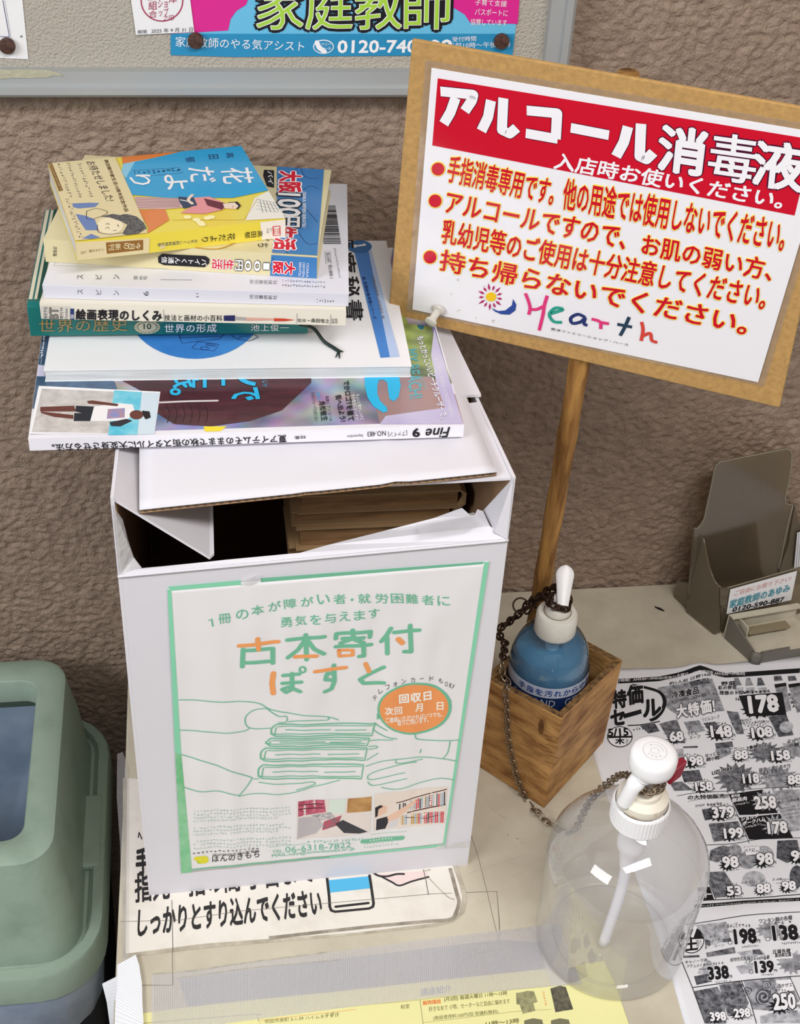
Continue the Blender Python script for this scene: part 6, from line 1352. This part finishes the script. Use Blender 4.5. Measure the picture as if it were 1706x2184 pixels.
price('198', 890, 1150, 1115, 1275, True, sl=-.08); price('138', 1335, 1630, 1065, 1228, True, sl=-.05); price('338', 590, 830, 1540, 1680, True, sl=-.07); price('139', 1130, 1350, 1480, 1608, True, sl=-.06)
for c in ((845, 1258), (1280, 1215), (1085, 1595), (1620, 1545)): p.line([(c[0] + 26 * math.cos(i), c[1] + 24 * math.sin(i)) for i in range(7)], .0004, K1, 3)
p.line([(415, 1770), (900, 1705), (1654, 1640)], .0007, K1, 3, sm=4); p.line([(975, 1700), (1080, 1940), (1150, 2184)], .0006, K1, 3); p.line([(1530, 1650), (1654, 1930)], .0006, K1, 3)
p.poly([(430, 1810), (700, 1760), (780, 1900), (800, 2184), (570, 2184)], KG[0], 2); p.poly([(540, 1790), (620, 1790), (760, 1960), (700, 2000)], KG[2], 2.2); p.poly([(720, 1740), (960, 1700), (1060, 1950), (1000, 2100), (820, 2100)], KG[0], 1.9)
for i in range(22): p.ell((790 + rd.random() * 210, 1755 + rd.random() * 190), 34, 32, KG[(0, 2)[i % 2]], 2 + i * .02, 12)
p.poly([(1000, 1700), (1520, 1655), (1640, 1940), (1380, 2050), (1100, 2020)], KG[1], 1.8)
for c, r in (((1230, 1880), 95), ((1270, 1750), 50), ((1050, 1820), 50), ((1400, 1760), 40)):
    p.ell(c, r, r, KG[2], 2); p.line([(c[0] + r * (1 - i / 14) * math.cos(i * .9), c[1] + r * (1 - i / 14) * math.sin(i * .9)) for i in range(14)], .0009, KG[3], 2.4, sm=3)
p.poly([(1370, 1690), (1560, 1680), (1580, 1810), (1400, 1840)], HW, 2.5); p.text('活サザエ', (1385, 1785), (1560, 1765), (1385, 1740), K1, 4, .02)
price('250', 1340, 1600, 1860, 2030); price('398', 615, 800, 2060, 2155); price('298', 890, 1080, 2020, 2115)
p.poly([(1190, 2100), (1500, 2020), (1654, 2060), (1654, 2184), (1200, 2184)], KG[3], 2)
p.build()

# ================================================================ PAPERS TAPED TO THE COUNTER
SHT = thing('instruction_sheet', 'old laminated hand-washing instruction sheet partly under the cardboard box', 'sheet', on_z(600, 1990, 0))
def flat(name, T, pts, z, th, m, **k): return prism(name, [on_z(a, b, z) for a, b in pts], (0, 0, th), m, T, **k)
corner = [(760, 1989), (860, 1977), (925, 1969), (958, 1962), (980, 1945), (986, 1915), (979, 1885), (966, 1850), (930, 1700)]
flat('laminate_pouch', SHT, [(262, 1660), (262, 2043), (442, 2022), (760, 1994), (930, 1976), (966, 1967), (990, 1947), (996, 1915), (988, 1885), (974, 1850), (938, 1700)], .0002, .0002, mat('old_laminate', 'c8c0ae', rough=.4, col2='a89f8e', vscale=70))
flat('paper', SHT, [(271, 1660), (268, 2034), (442, 2012)] + corner, .0004, .0002, mat('aged_paper', 'e9e3da', rough=.4, col2='dad3c8', vscale=22, thresh=(.3, .5)))
p = Print(CS, SHT, base=.0007, lay=.00004); p.view(220, 1780, 540)
SI = mat('sheet_black', '2c2a2b', rough=.5)
p.text('しっかりとすり込んでください', (232, 690), (1475, 545), (240, 508), SI, 2, .035)
p.text('指先・指の間 手首まで', (216, 462), (1425, 326), (214, 270), SI, 2, .03); p.text('手のひらに', (225, 278), (700, 220), (220, 100), SI, 2, .04); p.text('へ', (236, 40), (262, 36), (232, -10), SI, 2, .05)
CBL = mat('sheet_blue', '55b4e0', rough=.4); PKH = mat('sheet_pink', 'ead4d0', rough=.5)
p.view(700, 1780, 540)
p.poly([(-5, 312), (276, 284), (288, 365), (6, 396)], CBL, 1)
p.line([(-8, 300), (6, 420), (10, 490), (20, 515), (45, 524), (275, 502), (300, 490), (305, 468), (290, 360), (278, 280)], .0022, SI, 2); p.line([(50, 490), (270, 465)], .0022, SI, 2)
p.poly([(320, 270), (650, 250), (680, 290), (500, 348), (440, 320)], PKH, 1); p.line([(300, 258), (340, 282), (400, 285), (460, 270), (515, 270)], .0019, SI, 2, sm=3); p.line([(360, 288), (430, 325), (480, 348), (560, 320), (680, 288)], .0016, SI, 2, sm=3)
GRM = mat('grime_line', '8a8175', rough=.8, col2='b3aa9b', vscale=60, thresh=(.35, .6))
p.line([(640, 240), (655, 300), (675, 410)], .0006, DIRT, 3); p.line([(-1400, 590), (-1000, 580), (-600, 520), (-100, 475), (680, 405), (830, 398)], .0004, DIRT, 3)
p.line([(820, 230), (845, 320), (865, 400), (880, 460), (860, 530), (820, 575), (650, 590), (300, 622), (0, 655), (-400, 700)], .0030, GRM, 0.5, sm=5)
p.line([(640, 250), (690, 240)], .0012, DIRT2, 1); p.line([(680, 300), (800, 420), (850, 440)], .0010, DIRT2, 1, sm=3)
p.view(220, 1780, 540); p.line([(463, 445), (470, 780)], .0005, DIRT, 3)
p.build()
TR = clear_mat('clear_film', haze=.10, rough=.2, ed=1)
FT = thing('clear_tape_strip', 'strip of clear tape along the left edge of the counter', 'tape', on_z(262, 1900, 0))
flat('tape_film', FT, [(250, 1608), (262, 1604), (274, 1640), (275, 2040), (262, 2060), (256, 1800), (249, 1700)], .0012, .0001, TR)
# yellow leaflet
YL = thing('yellow_leaflet', 'pale yellow course leaflet under ribbed tape at the counter front', 'leaflet', on_z(800, 2184, 0))
flat('paper', YL, [(264, 2167), (480, 2137), (700, 2117), (920, 2092), (1175, 2066), (1288, 2050), (1312, 2100), (1360, 2240), (900, 2300), (262, 2320)], .0003, .0001, mat('yellow_paper', 'e8e4a4', rough=.5))
p = Print(CS, YL, base=.00045, lay=.00003); p.view(700, 1780, 540)
GB_ = mat('grey_blue_ink', '8a93a5', rough=.5); OI = mat('orange_print', 'e58a4a', rough=.5); OL = mat('olive_ink', '6b6738', rough=.5)
p.text('講座紹介', (625, 1090), (830, 1064), (622, 1040), GB_, 2, .02); p.text('編物講座', (638, 1152), (760, 1140), (636, 1122), OI, 2, .03)
p.text('(月2回) 毎週火曜日 11時〜15時', (780, 1132), (1205, 1088), (780, 1098), OL, 2, .01); p.text('好きな糸で 小物、セーターなど自由に編めます', (678, 1196), (1225, 1140), (676, 1162), OL, 2, .0); p.text('(施設使用料100円/回 受講料無料)', (708, 1258), (1145, 1212), (706, 1225), OL, 2, 0)
p.text('和室', (488, 1180), (548, 1172), (486, 1150), OL, 2, .0); p.text('11時〜13時', (1060, 1296), (1285, 1272), (1060, 1262), OL, 2, .02)
p.line([(0, 1172), (480, 1130), (620, 1116), (1200, 1050), (1500, 1022)], .0002, OL, 1); p.line([(618, 1116), (640, 1290)], .0003, OL, 1); p.line([(640, 1270), (1300, 1190), (1500, 1180)], .0002, OL, 1)
SWT = mat('sweater_print', 'a5a377', rough=.5, col2='7d7b5c', vscale=200)
p.poly([(1265, 1070), (1320, 1062), (1340, 1055), (1385, 1060), (1410, 1130), (1380, 1140), (1395, 1190), (1310, 1210), (1290, 1150), (1268, 1145)], SWT, 2); p.text('なみ女の会', (1440, 1060), (1460, 1155), (1456, 1058), OI, 2, 0)
p.poly([(1495, 1040), (1560, 1020), (1600, 1030), (1650, 1180), (1530, 1200)], mat('sweater_dark', '6f6a58', rough=.5, col2='4e4a40', vscale=200), 2)
for x in (1320, 1500): p.poly([(x, 1255), (x + 60, 1240), (x + 120, 1250), (x + 140, 1330), (x, 1330)], mat('sweater_olive', '76745a', rough=.5), 2)
p.text('ケダ1F', (-20, 1232), (70, 1222), (-20, 1205), OL, 2, 0)
p.view(220, 1780, 540); p.text('吹田市泉町 5-1-39 ハイムタケダ1F', (1090, 1275), (1588, 1232), (1090, 1248), OL, 2, 0); p.line([(250, 1275), (1000, 1215), (1035, 1225), (1050, 1262)], .0003, MAROON, 1, sm=3)
p.line([(1055, 1290), (1062, 1255), (1706, 1180)], .0003, OI, 1); p.build()
# ribbed translucent tape over it
RTM = clear_mat('ribbed_tape_film', haze=.26, hazecol=(.82, .80, .80), rough=.25, ed=1)
RTL = clear_mat('tape_rib_grey', haze=.42, hazecol=(.80, .78, .78), rough=.25, ed=1)
RT_ = thing('ribbed_tape', 'wide ribbed translucent tape strip across the counter front', 'tape', on_z(750, 2060, 0))
ta = [(324, 2081), (543, 2052), (760, 2024), (960, 1998), (1137, 1977), (1190, 1972)]; tb = [(324, 2205), (543, 2175), (760, 2146), (960, 2124), (1175, 2104), (1240, 2100)]
flat('tape_film', RT_, ta + tb[::-1], .0010, .0001, RTM)
flat('tape_film', RT_, [(380, 2088), (543, 2066), (760, 2040), (1066, 2004), (1150, 2010), (1160, 2066), (760, 2110), (543, 2132), (400, 2148)], .0012, .0001, clear_mat('ribbed_tape_film_2', haze=.22, hazecol=(.74, .74, .80), rough=.25, ed=1))
def along(P_, t):
    k = min(int(t * (len(P_) - 1)), len(P_) - 2); f = t * (len(P_) - 1) - k; return (P_[k][0] + (P_[k+1][0] - P_[k][0]) * f, P_[k][1] + (P_[k+1][1] - P_[k][1]) * f)
p = Print(CS, RT_, base=.0014, lay=.00002)
N_ = 235
for i in range(N_): t = i / (N_ - 1); p.line([along(ta, t), along(tb, t)], .0005, RTL, 1, part='tape_rib')
p.view(220, 1780, 540); p.line([(330, 945), (600, 925), (860, 885), (1020, 862), (1500, 800)], .0010, DIRT2, 2, 'tape_dirt'); p.line([(490, 975), (1000, 905), (1600, 850)], .0004, DIRT2, 2, 'tape_dirt'); p.line([(262, 1022), (470, 1022), (468, 780)], .0004, DIRT, 2, 'tape_dirt'); p.build()
# crumpled ends folded over the left edge
WTM = mat('white_ribbed_tape', 'eceef4', rough=.3, coat=.2)
TE = thing('tape_end', 'white ribbed tape end folded over the left counter edge', 'tape', on_z(270, 2120, 0))
def tape_end(top_, bot_, z, n=26, mname='tape_rib'):
    T2 = [on_z(a, b, zz) for a, b, zz in top_]; B2 = [on_z(a, b, zz) for a, b, zz in bot_]; vs, fs = [], []
    for i in range(n + 1):
        t = i / n * (len(T2) - 1); k = min(int(t), len(T2) - 2); f = t - k; r = .00022 * (i % 2)
        vs += [T2[k].lerp(T2[k+1], f) + V((0, 0, z + r)), B2[k].lerp(B2[k+1], f) + V((0, 0, z + r))]
        if i: q = 2 * i; fs.append((q-2, q, q+1, q-1))
    o = mesh('folded_tape', vs, fs, WTM, TE); so = o.modifiers.new('t', 'SOLIDIFY'); so.thickness = .0002
tape_end([(290, 2038, .0016), (250, 2060, .0016), (250, 2100, .0015), (246, 2150, .0015), (244, 2230, .0015)], [(297, 2060, .0016), (303, 2100, .0016), (304, 2140, .0016), (306, 2180, .0016), (308, 2230, .0016)], .0012, 60)
tape_end([(218, 2100, -.012), (228, 2140, -.012), (240, 2230, -.012)], [(250, 2084, .0015), (252, 2140, .0015), (250, 2230, .0015)], .0012, 26)
